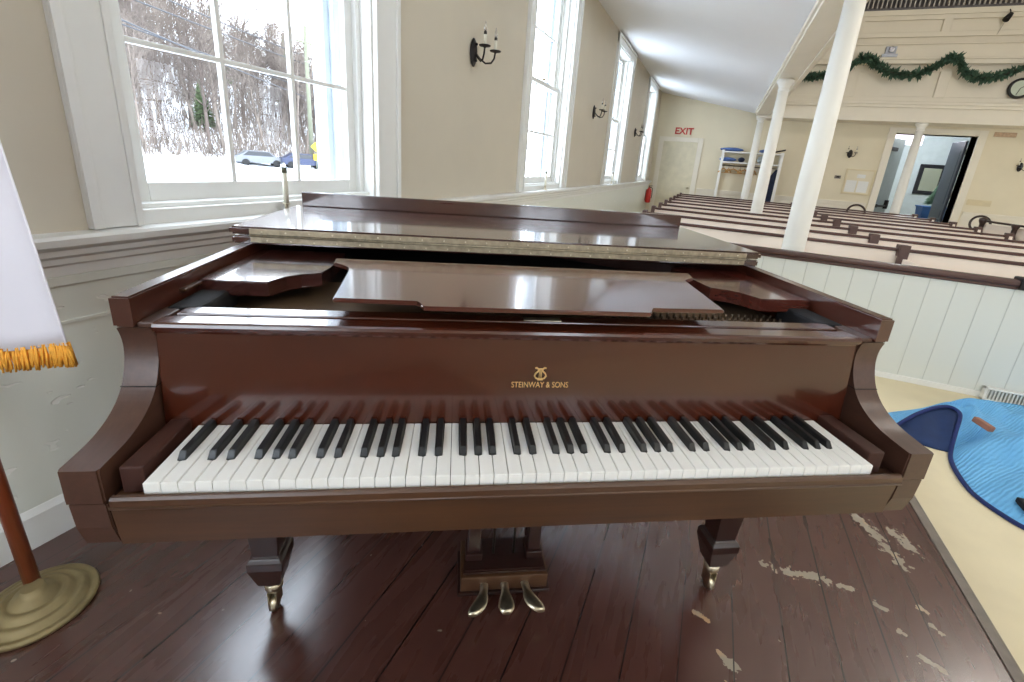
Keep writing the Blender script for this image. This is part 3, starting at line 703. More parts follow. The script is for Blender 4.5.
for k in range(420):
    h = rr.uniform(.06, .52); a = rr.uniform(0, 2*pi); L_ = .24*(1-h/.56)+.02
    p0 = Vector((0, 0, h)); p1 = Vector((cos(a)*L_, sin(a)*L_, h-.04)); mdl = (p0+p1)/2; s = Vector((-sin(a), cos(a), 0))*.018
    m.bm.faces.new([m.bm.verts.new(p) for p in (p0, mdl+s, p1, mdl-s+Vector((0, 0, .02)))])
m.build('foliage', M['green_garland'], t)
t = thing('lit_sign', 'lit white wall light box high in the vestibule left side', 'light', (4.22, YE+1.5, 2.44))
m = MB(); m.box(-.30, .30, -.03, .03, -.20, .20, .01); m.build('light_panel', M['exit_glow'], t)
m = MB(); m.tube([(0, 0, .20), (0, 0, .46)], .01, 8); m.build('hanging_rod', M['steel'], t)

# ------------------------------------------------------------------ gallery front things
t = thing('wall_clock', 'round wall clock with black rim on the rear gallery front', 'clock', (5.05, YG-.05, 3.17), 0)
m = MB(); m.lathe([(.14, 0), (.18, -.01), (.18, -.04), (.165, -.055), (.14, -.05), (.135, -.03)], (0, 0, 0), 32, axis='y'); m.build('clock_rim', M['clock_black'], t)
m = MB(); m.lathe([(.14, -.028), (.14, -.034)], (0, 0, 0), 32, axis='y'); m.build('clock_face', M['clock_face'], t)
m = MB(); m.prism([(-.008, 0), (.008, 0), (.10, .06), (.095, .07)], -.040, -.037, 'y'); m.build('hour_hand', M['clock_black'], t)
m = MB(); m.prism([(-.006, 0), (.006, 0), (-.03, -.12), (-.04, -.12)], -.043, -.041, 'y'); m.build('minute_hand', M['clock_black'], t)
t = thing('projector', 'small white projector on the gallery ledge above the garland', 'projector', (2.86, YG-.08, 3.70))
m = MB(); m.box(-.13, .13, -.10, .10, 0, .06, .012); m.box(-.08, .10, -.06, .06, .06, .20, .012); m.build('projector_body', M['projector'], t)
m = MB(); m.box(-.03, .07, -.085, -.06, .09, .19, .008); m.build('lens', M['lens'], t)
m = MB(); m.tube([(-.08, .02, .05), (-.16, .03, .10), (-.24, .03, .20), (-.30, .06, .26)], .008, 6); m.build('cable', mat('grey_cable', (150,146,142), .6), t)
t = thing('spotlight', 'dark spotlight clamped on the upper gallery front near the railing', 'spotlight', (4.52, YG-.06, 4.50)); t.scale = (.7, .7, .7)
m = MB(); m.tube([(0, 0, .0), (0, -.06, -.05), (0, -.08, -.14)], .012, 8); m.build('bracket', M['black_iron'], t)
m = MB(); m.tube([(.03, -.06, -.12), (-.02, -.10, -.20), (-.07, -.14, -.28)], [.05, .065, .075], 14); m.build('lamp_housing', M['black_iron'], t)
m = MB(); m.tube([(-.05, -.09, -.28), (-.08, -.06, -.45), (-.12, -.05, -.60)], .005, 6); m.build('cable', mat('pale_cable', (170,164,156), .6), t)
# evergreen garland swagged along the front
def garland():
    pts = [(1.15, 3.36), (1.40, 3.34), (1.62, 3.32), (1.9, 3.37), (2.15, 3.46), (2.38, 3.66), (2.52, 3.67), (2.66, 3.56), (2.9, 3.42), (3.15, 3.36), (3.4, 3.38), (3.58, 3.48), (3.74, 3.62), (3.86, 3.68), (3.98, 3.60), (4.10, 3.42), (4.28, 3.32), (4.50, 3.32), (4.75, 3.40), (5.0, 3.52), (5.25, 3.62), (5.5, 3.66), (5.85, 3.46), (6.2, 3.34)]
    t = thing('garland', 'green fir garland swagged along the rear gallery front', 'garland', (0, 0, 0))
    P = []
    for i in range(len(pts)-1):
        for k in range(6):
            s = k/6; P.append(Vector((pts[i][0]*(1-s)+pts[i+1][0]*s, YG-.24, pts[i][1]*(1-s)+pts[i+1][1]*s)))
    m = MB(); m.tube(P, .02, 6); m.build('stem', M['bark'], t)
    m = MB(); rr = random.Random(11)
    for ip, p in enumerate(P):
        big = 1.0 + .45*sin(ip*1.9)*rr.random() + (.35 if ip % 5 == 0 else 0)
        for _ in range(30):
            a = rr.uniform(0, 2*pi); d = Vector((rr.uniform(-.7, .7), cos(a)*.8, sin(a)-.25)).normalized()
            L_ = rr.uniform(.05, .115)*big; q = p + d*L_; s = d.cross(Vector((rr.uniform(-1, 1), rr.uniform(-1, 1), rr.uniform(-1, 1)))).normalized()*rr.uniform(.016, .030)
            if q.y > YG-.18: q.y = YG-.18
            md = p+d*L_*.55
            m.bm.faces.new([m.bm.verts.new(v) for v in (p, md+s, q, md-s)])
    m.build('needles', M['green_garland'], t)
garland()

# ------------------------------------------------------------------ PIANO
TH = radians(30.55)
piano = thing('grand_piano', 'mahogany grand piano with its front lid folded back, on the brown platform', 'piano', (0, 0, 0), TH)
AX, AI = .730, .677
BX = .0095     # the case sits slightly right of the keyboard centre
# case rim (wall around the body) as one continuous strip
out = [(x+BX, y) for x, y in [(-AX, .158), (-AX, 1.55), (-.70, 1.66), (-.62, 1.72), (-.45, 1.74), (-.30, 1.71), (-.16, 1.62), (-.02, 1.46), (.12, 1.28), (.28, 1.13), (.46, 1.01), (.62, .89), (.70, .76), (AX, .62), (AX, .158)]]
def inset(poly, d):
    res = []
    for i, p in enumerate(poly):
        a = Vector(poly[max(0, i-1)]); b = Vector(poly[min(len(poly)-1, i+1)]); t_ = (b-a).normalized(); n = Vector((t_.y, -t_.x))
        q = Vector(p)+n*d
        if i in (0, len(poly)-1): q.y = p[1]
        res.append((q.x, q.y))
    return res
inn = inset(out, .030)
def rimstrip(lo, hi, bev=.003):
    m = MB(); m.prism(out + inn[::-1], lo, hi, 'z', bev=bev); return m
rim = rimstrip(.905, .958).build('rim', M['mahogany_y'], piano)
low_out = [(-AX+BX, .30)] + out[1:-1] + [(AX+BX, .30)]; low_in = inset(low_out, .030)
m = MB(); m.prism(low_out + low_in[::-1], .60, .9052, 'z', bev=.002); m.build('rim_wall', M['mahogany_y'], rim)
# inner rim lining below lid level (dark red brown)
inn2 = inset(inn, .018)
m = MB(); m.prism([(-.701, .20)] + [p for p in inn[1:-1]] + [(.701, .20)] + [(.683, .20)] + [p for p in inn2[1:-1]][::-1] + [(-.683, .20)], .62, .905, 'z'); m.build('inner_rim', M['mahogany_y'], piano)
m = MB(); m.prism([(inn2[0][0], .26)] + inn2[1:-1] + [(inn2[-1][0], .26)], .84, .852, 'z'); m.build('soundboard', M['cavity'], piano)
m = MB(); m.prism(out, .585, .60, 'z'); m.build('bottom_board', M['dark_wood'], piano)
# pin block and front action cavity
m = MB(); m.box(-.66, .66, .30, .60, .852, .868, .002); m.build('pin_block', M['pinblock'], piano)
m = MB(); m.box(-.66, .66, .245, .30, .852, .885, .004); m.build('felt_strip', M['felt'], piano)
pin = MB(); pin.tube([(0, 0, 0), (0, 0, .014)], .003, 6); p0 = pin.build('tuning_pin', M['steel'], piano); p0.location = (.20, .33, .868)
n_ = 0
for r_ in range(3):
    for k in range(26):
        if n_: 
            c = p0.copy(); COL.objects.link(c); c.parent = piano; c.location = (.20+k*.0175+(r_ % 2)*.008, .33+r_*.028, .868)
        n_ += 1
# arms: curved cheeks sweeping from rim top down to keyboard level
def arm(s):
    prof = [(.003, .745), (.035, .748), (.065, .752), (.09, .759), (.112, .769), (.132, .783), (.148, .801), (.160, .824), (.168, .850), (.170, .872), (.167, .890), (.162, .903)]
    q = []
    for i in range(len(prof)-1):
        p = [Vector(prof[max(0, min(len(prof)-1, i+k))]) for k in (-1, 0, 1, 2)]
        for k in range(4):
            u_ = k/4; v_ = .5*((2*p[1]) + (-p[0]+p[2])*u_ + (2*p[0]-5*p[1]+4*p[2]-p[3])*u_*u_ + (-p[0]+3*p[1]-3*p[2]+p[3])*u_**3); q.append((v_.x, v_.y))
    prof = q + [prof[-1], (.30, .903), (.30, .688), (.003, .688)]
    x0, x1 = sorted((s*AI+BX, s*AX+BX))
    m = MB(); m.prism(prof, x0, x1, 'x', bev=.0025); a = m.build('arm', M['arm_wood'], piano)
    low = [(.005, .685), (.30, .685), (.30, .583), (.055, .583), (.035, .587), (.018, .602), (.008, .640)]
    m = MB(); m.prism(low, *sorted((s*AI+BX, s*(AX-.0015)+BX)), 'x', bev=.002); m.build('arm_foot', M['arm_wood'], a)
    j = MB(); j.box(*sorted((s*(AI-.0006)+BX, s*(AX+.0006)+BX)), .1470, .20, .801, .8022); j.build('joint_line', M['cavity'], a)
    return a
arm(-1); arm(1)
for s in (-1, 1):
    m = MB(); m.box(*sorted((s*.622+.0, s*.655+.0)), .022, .155, .69, .736, .003); m.build('cheek_block', M['cheek'], piano)
# keybed, key slip, front rail
m = MB(); m.box(-.675, .675, .03, .30, .615, .655, .003); m.build('key_bed', M['slip_wood'], piano)
m = MB(); m.prism([(.010, .606), (.034, .603), (.034, .690), (.002, .690)], -.664, .683, 'x', bev=.002); m.build('front_rail', M['slip_wood'], piano)
m = MB(); m.prism([(-.014, .6905), (.0, .6905), (-.002, .706), (-.005, .7095), (-.010, .709), (-.013, .705)], -.650, .668, 'x', bev=.001); m.tube([(-.650, -.013, .693), (.668, -.013, .693)], .0028, 8); m.build('key_slip', M['slip_wood'], piano)
# fallboard: gently curved, turns forward at its top edge
fb = [(.150, .715), (.1655, .893), (.164, .897), (.1575, .900), (.156, .907), (.158, .912), (.163, .914), (.196, .914), (.200, .911), (.200, .90), (.184, .89), (.176, .72)]
m = MB(); m.prism(fb, -.664, .676, 'x', bev=.0006); fbo = m.build('fallboard', M['mahogany'], piano)
for f in fbo.data.polygons: f.use_smooth = False
m = MB(); m.box(-.662, .672, .201, .209, .87, .904); m.build('fallboard_gap', M['cavity'], piano)
m = MB(); m.box(-.655, .665, .209, .246, .860, .914, .003); m.build('action_rail', M['mahogany'], piano)
m = MB(); m.box(-.03, .045, .212, .232, .9135, .9155, .0005); m.build('lock_plate', M['brass'], piano)
tx = text_obj('lettering', 'STEINWAY & SONS', .0165, M['gold'], fbo, .0003, bold=.00005)
tx.location = (.002, .1572, .803); tx.rotation_euler = (radians(85), 0, 0)
bb = [v.co.x for v in tx.data.vertices]; wd = max(bb)-min(bb); tx.scale = (.112/wd, 1, 1)
# lyre emblem above the name
m = MB(); K = .0235
def lp(pts, r): m.tube([(x*K, 0, z*K) for x, z in pts], r*K, 6)
for s in (-1, 1):
    lp([(s*.10, 0), (s*.35, .08), (s*.48, .28), (s*.40, .50), (s*.20, .68), (s*.16, .85), (s*.34, 1.0), (s*.46, .94)], .075)
lp([(-.30, .90), (.30, .90)], .05); lp([(-.22, -.02), (.22, -.02)], .09)
for x in (-.1, 0, .1): lp([(x, .02), (x*.9, .88)], .035)
ly = m.build('lyre_emblem', M['gold'], fbo); ly.location = (.001, .1575, .8155); ly.rotation_euler = (radians(-4), 0, 0)
# key felt behind the keys
m = MB(); m.box(-.612, .612, .035, .15, .655, .700); m.build('key_frame', M['cavity'], piano)
# keys: 52 white, 36 black
KT = .725; KW = 1.222/52
letters = 'ABCDEFG'
def white_key(L_, Rt):
    """head 50 mm full width, tail notched at left/right by L_, Rt metres"""
    g = .0006; w_ = KW/2-g; T = .1495
    pts = [(-w_, 0), (w_, 0), (w_, .0505)]
    if Rt > 0: pts += [(w_-Rt, .0505), (w_-Rt, T)]
    else: pts += [(w_, T)]
    if L_ > 0: pts += [(-w_+L_, T), (-w_+L_, .0505), (-w_, .0505)]
    else: pts += [(-w_, T)]
    # drop duplicate vertex for plain right side
    if Rt <= 0: pts.pop(2)
    m = MB(); m.prism(pts, KT-.021, KT, 'z', bev=.0009)
    me = m.build('white_key', M['ivory'], piano); return me
bw = .0125
# black key centre offsets from the boundary
offs = {'A': .0012, 'C': -.0022, 'D': .0022, 'F': -.0032, 'G': 0.0}
cache = {}
prev_black = False; bl = None
for i in range(52):
    n_ = letters[i % 7]
    right = n_ in offs and i < 51
    lefts = letters[(i-1) % 7] in offs and i > 0
    g = .0008
    Rt = (bw/2 - offs[n_] + g) if right else 0
    Lf = (bw/2 + offs[letters[(i-1) % 7]] + g) if lefts else 0
    key = (round(Lf, 5), round(Rt, 5)); x = -.611 + KW*(i+.5)
    if key not in cache:
        o = white_key(Lf, Rt); o.location.x = x; cache[key] = o
    else:
        o = cache[key].copy(); COL.objects.link(o); o.parent = piano; o.location.x = x
    if right:
        xb_ = -.611 + KW*(i+1) + offs[n_]
        if bl is None:
            m = MB()
            a = [(-bw/2, .0515), (bw/2, .0515), (bw/2, .150), (-bw/2, .150)]
            lo = [m.bm.verts.new((p[0], p[1], KT-.012)) for p in a]
            md = [m.bm.verts.new((p[0]*.97, p[1]+(.001 if j < 2 else 0), KT+.001)) for j, p in enumerate(a)]
            hi = [m.bm.verts.new((p[0]*.80, p[1]+(.0085 if j < 2 else 0), KT+.0115)) for j, p in enumerate(a)]
            for q, r in ((lo, md), (md, hi)):
                for k in range(4): m.bm.faces.new((q[k], q[(k+1) % 4], r[(k+1) % 4], r[k]))
            m.bm.faces.new(lo[::-1]); m.bm.faces.new(hi)
            bmesh.ops.bevel(m.bm, geom=[e for e in m.bm.edges if all(v.co.z > KT-.005 for v in e.verts)], offset=.0009, segments=2, affect='EDGES')
            bl = m.build('black_key', M['ebony'], piano); bl.location.x = xb_
        else:
            o = bl.copy(); COL.objects.link(o); o.parent = piano; o.location.x = xb_
# music desk lying flat on its slides
dk = [(-.222, .172), (.211, .172), (.217, .178), (.222, .196), (.228, .205), (.385, .205), (.411, .408), (.413, .436), (.424, .452), (.440, .460), (.455, .468), (.468, .52), (-.460, .52), (-.453, .474), (-.436, .460), (-.420, .452), (-.409, .436), (-.404, .408), (-.387, .205), (-.236, .205), (-.229, .196), (-.226, .178)]
m = MB(); m.prism(dk, .943, .952, 'z', bev=.002); m.build('music_desk', M['desk_wood'], piano)
# shelf boards at both sides of the music desk
sb = [(.696, .348), (.562, .348), (.556, .368), (.543, .398), (.520, .420), (.480, .434), (.474, .50), (.478, .66), (.696, .66)]
for s in (-1, 1):
    m = MB(); m.prism([(s*x+BX, y) for x, y in (sb if s > 0 else sb[::-1])], .904, .936, 'z', bev=.002); m.build('desk_shelf', M['desk_wood'] if s > 0 else M['lid_wood'], piano)
    m = MB(); m.box(*sorted((s*.640+BX, s*.696+BX)), .235, .385, .872, .915, .008); m.build('felt_block', M['felt'], piano)
    if s < 0: m = MB(); m.box(-.7005+BX, -.688+BX, .29, .355, .928, .933, .001); m.build('lid_rest', M['slip_wood'], piano)
    m = MB(); m.box(*sorted((s*.672+BX, s*.700+BX)), .165, .25, .903, .912, .002); m.build('side_ledge', M['arm_wood'], piano)
m = MB(); m.lathe([(.004, 0), (.004, .003)], (-.7005, .185, .935), 10, axis='x'); m.build('lock_pin_hole', M['brass'], piano)
# lid: main part, folded front flap on top, hinge, standing lip
mainlid = [(-.735, .612)] + [(x*1.012, y+ .012) for x, y in out[1:-1]] + [(.735, .612)]
m = MB(); m.prism(mainlid, .959, .979, 'z', bev=.004); lid = m.build('lid', M['lid_wood'], piano)
m = MB(); m.prism([(-.738, .608), (.738, .608), (.738, 1.105), (-.738, 1.105)], .983, 1.003, 'z', bev=.005); fl = m.build('front_flap', M['lid_wood'], lid)
m = MB(); m.box(-.712, .712, 1.085, 1.105, 1.003, 1.052, .003); m.build('flap_lip', M['lid_wood'], fl)
h = MB(); h.box(-.69, .69, .6055, .6075, .9850, .9990, .0003); h.box(-.69, .69, .6095, .6115, .9635, .9775, .0003); h.tube([(-.69, .607, .981), (.69, .607, .981)], .0032, 8)
ho = h.build('hinge', M['hinge'], lid)
for k in range(24):
    s_ = MB(); x = -.66+k*.0574; s_.ball((x, .6045, .992), .0022, 6); s_.ball((x+.01, .6085, .969), .0022, 6); s_.build('screw', M['brass'], ho) if k < 24 else None
# legs
def pleg(x, y):
    m = MB()
    def sq(z, a): return [m.bm.verts.new((x+sx_*a, y+sy_*a, z)) for sx_, sy_ in ((-1,-1),(1,-1),(1,1),(-1,1))]
    prof = [(.60, .058), (.54, .058), (.535, .052), (.205, .031), (.202, .037), (.192, .043), (.170, .043), (.108, .028), (.100, .023)]
    rings = [sq(z, a) for z, a in prof]
    for a, b in zip(rings, rings[1:]):
        for k in range(4): m.bm.faces.new((a[k], a[(k+1) % 4], b[(k+1) % 4], b[k]))
    m.bm.faces.new(rings[0]); m.bm.faces.new(rings[-1])
    bmesh.ops.bevel(m.bm, geom=[e for e in m.bm.edges], offset=.0015, segments=1, affect='EDGES')
    lg = m.build('leg', M['dark_wood'], piano)
    m = MB(); m.lathe([(.024, .098), (.022, .075), (.018, .068), (.012, .066)], (x, y, 0), 16); m.box(x-.012, x-.009, y-.02, y+.018, .02, .070, .001); m.box(x+.009, x+.012, y-.02, y+.018, .02, .070, .001)
    m.lathe([(.006, -.009), (.022, -.008), (.024, 0), (.022, .008), (.006, .009)], (x, y-.004, .024), 18, axis='x'); m.build('caster', M['brass'], lg)
pleg(-.622, .385); pleg(.632, .365); pleg(-.33, 1.42)
# pedal lyre
m = MB()
m.box(-.125, .125, .365, .50, .035, .085, .004); lyre = m.build('pedal_lyre', M['slip_wood'], piano)
m = MB(); m.prism([(-.118, .372), (.118, .372), (.108, .49), (-.108, .49)], .085, .10, 'z', bev=.004); m.build('lyre_top_board', M['dark_wood'], lyre)
m = MB(); m.box(-.132, .132, .358, .505, .025, .037, .003); m.build('lyre_base', M['dark_wood'], lyre)
for s in (-1, 1):
    m = MB(); m.box(s*.088-.018, s*.088+.018, .415, .455, .10, .60, .004); m.box(s*.088-.024, s*.088+.024, .405, .465, .10, .125, .004); m.build('lyre_post', M['dark_wood'], lyre)
for x in (-.03, .03):
    m = MB(); m.tube([(x, .43, .10), (x, .43, .60)], .004, 8); m.build('pedal_rod', M['steel'], lyre)
for s in (-1, 1):
    m = MB(); m.tube([(s*.08, .49, .10), (s*.10, .85, .58)], .007, 8); m.build('lyre_brace', M['dark_wood'], lyre)
def pedal(s):
    m = MB(); path = []
    for k in range(13):
        t_ = k/12; y = .372 - .088*t_; x = s*.058 + s*(.034*(t_**2.4)); z = .058 - .010*t_ + .006*sin(pi*t_)
        wd_ = .0115 if t_ < .4 else .0115 + .0105*sin(min(1, (t_-.4)/.42)*pi/2)
        if k == 12: wd_ = .012
        if k == 11: wd_ = .019
        path.append((x, y, z, wd_))
    rings = []
    for x, y, z, w_ in path:
        rings.append([m.bm.verts.new((x+w_*cos(a), y, z+.0055*sin(a))) for a in [2*pi*j/16 for j in range(16)]])
    for a, b in zip(rings, rings[1:]):
        for j in range(16): f = m.bm.faces.new((a[j], a[(j+1) % 16], b[(j+1) % 16], b[j])); f.smooth = True
    m.bm.faces.new(rings[0]); m.bm.faces.new(rings[-1])
    m.build('pedal', M['brass'], lyre)
for s in (-1, 0, 1): pedal(s)

# ------------------------------------------------------------------ flag on stand
t = thing('flag_stand', 'white flag with orange fringe on a wooden pole in a round brass base', 'flag', (-1.30, -.245, 0))
m = MB(); m.lathe([(.118, 0), (.122, .008), (.119, .015), (.110, .016), (.107, .012), (.100, .014), (.094, .026), (.084, .029), (.080, .024), (.074, .026), (.068, .038), (.056, .041), (.052, .036), (.046, .038), (.040, .050), (.030, .052), (.026, .060), (.022, .070)], (0.028, -.01, 0), 48)
m.build('stand_base', M['base_brass'], t)
m = MB(); m.tube([(.0, 0, .05), (-.035, 0, .5), (-.11, 0, 1.4), (-.18, 0, 2.3)], .0165, 16); m.build('pole', M['pole_wood'], t)
m = MB(); m.lathe([(.02, 2.3), (.03, 2.32), (.012, 2.35), (.02, 2.38), (.002, 2.46)], (-.18, 0, 0), 16); m.build('finial', M['base_brass'], t)
# cloth gathered at the pole, spreading toward the room in folds
m = MB(); nu, nv = 60, 40; G = []
zt, zb = 2.1, .775
for j in range(nv+1):
    v = j/nv; row = []
    for i in range(nu+1):
        u_ = i/nu
        z = zt + (zb-zt)*v - .03*sin(pi*u_)*v + .012*u_*v
        wdt = .30 + .14*v
        x0 = -.19 + .06*v
        x = x0 + wdt*u_ + (.045*(1-v))*u_*0
        fold = .05*sin(u_*pi*2.4+.5)*(1-.45*u_)*(.5+.5*v) + .012*sin(u_*17+v*4)*(1-u_)
        if u_ > .98: fold += 0
        row.append(m.bm.verts.new((x, .035+fold, z)))
    G.append(row)
for j in range(nv):
    for i in range(nu):
        f = m.bm.faces.new((G[j][i], G[j][i+1], G[j+1][i+1], G[j+1][i])); f.smooth = True
hem = [v.co.copy() for v in G[-1]]
cl = m.build('flag_cloth', M['flag_white'], t)
so = cl.modifiers.new('thickness', 'SOLIDIFY'); so.thickness = .003
m = MB(); rr = random.Random(5)
for i in range(nu):
    for k in range(5):
        s_ = (k+rr.random())/5; p = hem[i].lerp(hem[i+1], s_) + Vector((0, rr.uniform(-.004, .004), .006))
        L_ = rr.uniform(.042, .056); q = p + Vector((rr.uniform(-.006, .006), rr.uniform(-.006, .006), -L_))
        m.tube([p, (p+q)/2+Vector((rr.uniform(-.003, .003), 0, 0)), q], [.0016, .0024, .0018], 5)
m.build('fringe', M['fringe'], cl)

# ------------------------------------------------------------------ electric window candles
def wcandle(label, x, y):
    t = thing('window_candle', label, 'candle', (x, y, .9225))
    m = MB(); m.lathe([(.026, 0), (.028, .004), (.016, .009), (.007, .014), (.006, .020), (.010, .025), (.006, .030), (.010, .036), (.015, .042), (.014, .045)], seg=20); m.build('candlestick', M['brass'], t)
    m = MB(); m.tube([(0, 0, .045), (0, 0, .168)], .0105, 14); m.build('candle', M['candle'], t)
    m = MB(); m.tube([(0, 0, .168), (0, 0, .190)], .011, 12); m.build('socket', M['utility'], t)
    m = MB(); m.lathe([(.004, .190), (.007, .196), (.007, .202), (.004, .208), (.001, .212)], seg=12); m.build('bulb', M['bulb'], t)
wcandle('white candle in a brass candlestick on the sill of the nearest window', -1.492, .785)
wcandle('white candle in a brass candlestick on the sill of the second window', -1.492, 3.98)
wcandle('white candle in a brass candlestick on the sill of the third window', -1.492, 7.30)

# ------------------------------------------------------------------ blue quilted cover crumpled on the floor
def blanket():
    t = thing('quilted_cover', 'crumpled blue quilted piano cover with navy edging on the beige floor', 'cover', (0, 0, FZ))
    # hem curve (near edge) and far curve, as (x, y, z above floor)
    hemc = [(1.38, 2.50, .01), (1.434, 2.54, .03), (1.552, 2.656, .08), (1.676, 2.756, .115), (1.755, 2.795, .125), (1.792, 2.775, .12), (1.785, 2.71, .11), (1.721, 2.562, .07), (1.657, 2.407, .012), (1.613, 2.271, .008), (1.592, 2.10, .008), (1.60, 1.98, .008), (1.649, 1.876, .008), (1.72, 1.80, .008), (1.90, 1.72, .008), (2.2, 1.66, .008)]
    far = [(1.36, 2.66, .012), (1.45, 2.74, .02), (1.54, 2.80, .03), (1.656, 2.845, .06), (1.783, 2.913, .10), (1.956, 3.073, .08), (2.145, 3.258, .05), (2.295, 3.34, .04), (2.42, 3.37, .035), (2.55, 3.38, .03), (2.7, 3.37, .03), (2.85, 3.33, .02), (3.0, 3.24, .02), (3.12, 3.1, .02), (3.2, 2.85, .01), (3.25, 2.5, .008)]
    def cat(P, s):
        n = len(P)-1; f = s*n; i = min(int(f), n-1); u = f-i
        p = [Vector(P[max(0, min(n, i+k))]) for k in (-1, 0, 1, 2)]
        return .5*((2*p[1]) + (-p[0]+p[2])*u + (2*p[0]-5*p[1]+4*p[2]-p[3])*u*u + (-p[0]+3*p[1]-3*p[2]+p[3])*u**3)
    nu, nv = 130, 44; m = MB(); uvl = m.bm.loops.layers.uv.new('UVMap'); G = []; UV = {}
    for i in range(nu+1):
        a = cat(hemc, i/nu); b = cat(far, i/nu); row = []
        for j in range(nv+1):
            v = j/nv; p = a.lerp(b, v)
            mid = sin(pi*min(1, v*1.0))
            k = i/nu
            ridge = .05*mid*(.5+.5*sin(k*11+v*5)) + .022*mid*sin(v*17-k*9) + .012*mid*sin(k*40+v*11)
            # long fold running inwards from the hem (right part)
            ridge += .075*math.exp(-((k-.56-.30*v)/.05)**2)*mid + .065*math.exp(-((k-.78-.10*v)/.05)**2)*mid + .05*math.exp(-((k-.92+.15*v)/.05)**2)*mid
            ridge *= min(1, .12 + max(0, k-.12)*3)
            p.z = max(.006, p.z + ridge)
            vv = m.bm.verts.new(p); UV[vv] = (k*3, v*1.4); row.append(vv)
        G.append(row)
    for i in range(nu):
        for j in range(nv):
            f = m.bm.faces.new((G[i][j], G[i+1][j], G[i+1][j+1], G[i][j+1])); f.smooth = True
            for l in f.loops: l[uvl].uv = UV[l.vert]
    hempts = [v[0].co.copy() for v in G]
    top = m.build('quilted_top', [M['quilt'], M['navy_lining'], M['navy']], t)
    # make normals point up
    me = top.data
    if sum(p.normal.z for p in me.polygons) < 0: me.flip_normals()
    so = top.modifiers.new('thickness', 'SOLIDIFY'); so.thickness = .008; so.offset = -1; so.material_offset = 1; so.material_offset_rim = 2
    m = MB(); m.tube([p+Vector((0, 0, .002)) for p in hempts], .011, 8); m.build('edge_binding', M['navy'], t)
    # navy underside piece lying inside the arch
    m = MB(); G = []
    for i in range(31):
        u_ = i/30; row = []
        for j in range(13):
            v = j/12; a = Vector((1.39+.27*u_, 2.49-.08*u_-.03*sin(pi*u_), .006)); b = cat(hemc, .02+.42*u_) + Vector((.002, .012, -.006))
            p = a.lerp(b, v); p.z += .012*sin(u_*14+v*4)*sin(pi*v); row.append(m.bm.verts.new((p.x, p.y, max(.003, p.z))))
        G.append(row)
    for i in range(30):
        for j in range(12): f = m.bm.faces.new((G[i][j], G[i+1][j], G[i+1][j+1], G[i][j+1])); f.smooth = True
    lo = m.build('lining', M['navy_lining'], t); so = lo.modifiers.new('thickness', 'SOLIDIFY'); so.thickness = .004; so.offset = 1
    # navy strap end at right
    m = MB(); m.box(1.74, 1.82, 1.90, 1.99, .03, .06, .008); m.build('strap', M['felt'], t)
    return t
blanket()
t = MB(); t.box(-.05, .05, -.02, .02, 0, .035, .008)
wb = t.build('rubber_block', M['brown_block']); wb.location = (1.85, 2.62, -.085); wb.rotation_euler = (radians(-8), radians(6), radians(-62)); tag(wb, 'small brown block lying on the blue quilted cover', 'block')

# ------------------------------------------------------------------ outdoors
m = MB(); nx, ny = 60, 60; G = []
rr = random.Random(2)
def ground_z(x, y):
    d = -x
    z = -1.35
    if d > 41: z += (.34-.17*min(1, max(0, (y/d-.5)/.5)))*(d-41) + .25*sin(y*.21)*min(1, (d-41)/10) + .12*sin(d*.7+y*.13)*min(1, (d-41)/8)
    return z
for i in range(nx+1):
    row = []
    for j in range(ny+1):
        x = -2.2 - 120*(i/nx)**1.5; y = -20 + 230*j/ny
        row.append(m.bm.verts.new((x, y, ground_z(x, y))))
    G.append(row)
for i in range(nx):
    for j in range(ny): f = m.bm.faces.new((G[i][j], G[i+1][j], G[i+1][j+1], G[i][j+1])); f.smooth = True
sn = m.build('snow_ground', M['snow'], None, 'structure')

def tree_mesh(seed, H=9.0, lean=.03):
    rr = random.Random(seed); m = MB()
    def branch(p, d, L, r, depth):
        n = 4; pts = [p]; q = p.copy(); dd = d.copy()
        for k in range(n):
            dd = (dd + Vector((rr.uniform(-1, 1), rr.uniform(-1, 1), rr.uniform(-.3, .6)))*.13).normalized(); q = q + dd*(L/n); pts.append(q.copy())
        m.tube(pts, [r*(1-.75*k/n) for k in range(n+1)], 5 if depth == 0 else 3, caps=False)
        if depth >= 3: return
        cnt = (26, 7, 4)[depth]
        for k in range(cnt):
            s = rr.uniform(.28 if depth == 0 else .2, 1); i = min(int(s*n), n-1); b = pts[i].lerp(pts[i+1], s*n-i)
            a = rr.uniform(0, 2*pi); up = rr.uniform(.35, 1.0)
            nd = (Vector((cos(a), sin(a), up)) + dd*.4).normalized()
            branch(b, nd, L*(.32 if depth == 0 else .55)*rr.uniform(.6, 1.1)*(1.15-.5*s if depth == 0 else 1), max(.012, r*(.36 if depth == 0 else .5)*(1-.5*s)), depth+1)
    branch(Vector((0, 0, -.3)), Vector((rr.uniform(-1, 1)*lean, rr.uniform(-1, 1)*lean, 1)).normalized(), H, .15, 0)
    return m
protos = []
for s in range(5):
    t = tree_mesh(s+20, 9.5+s*.6).build('bare_tree', M['bark'] if s % 2 else M['bark_pale'])
    tag(t, 'one of the bare brown winter trees on the snowy hillside outside the windows', 'tree', 'bare trees on the hillside'); protos.append(t)
def put_tree(p0, x, y, sc_, rz):
    c = p0.copy(); COL.objects.link(c); c.location = (x, y, ground_z(x, y)); c.scale = (sc_*rr.uniform(.8, 1.2), sc_*rr.uniform(.8, 1.2), sc_); c.rotation_euler = (0, 0, rz)
rr = random.Random(77)
for i, p in enumerate(protos):
    x = -45-6*i; y = -x*(.5+.12*i); p.location = (x, y, ground_z(x, y))
spots_ = []
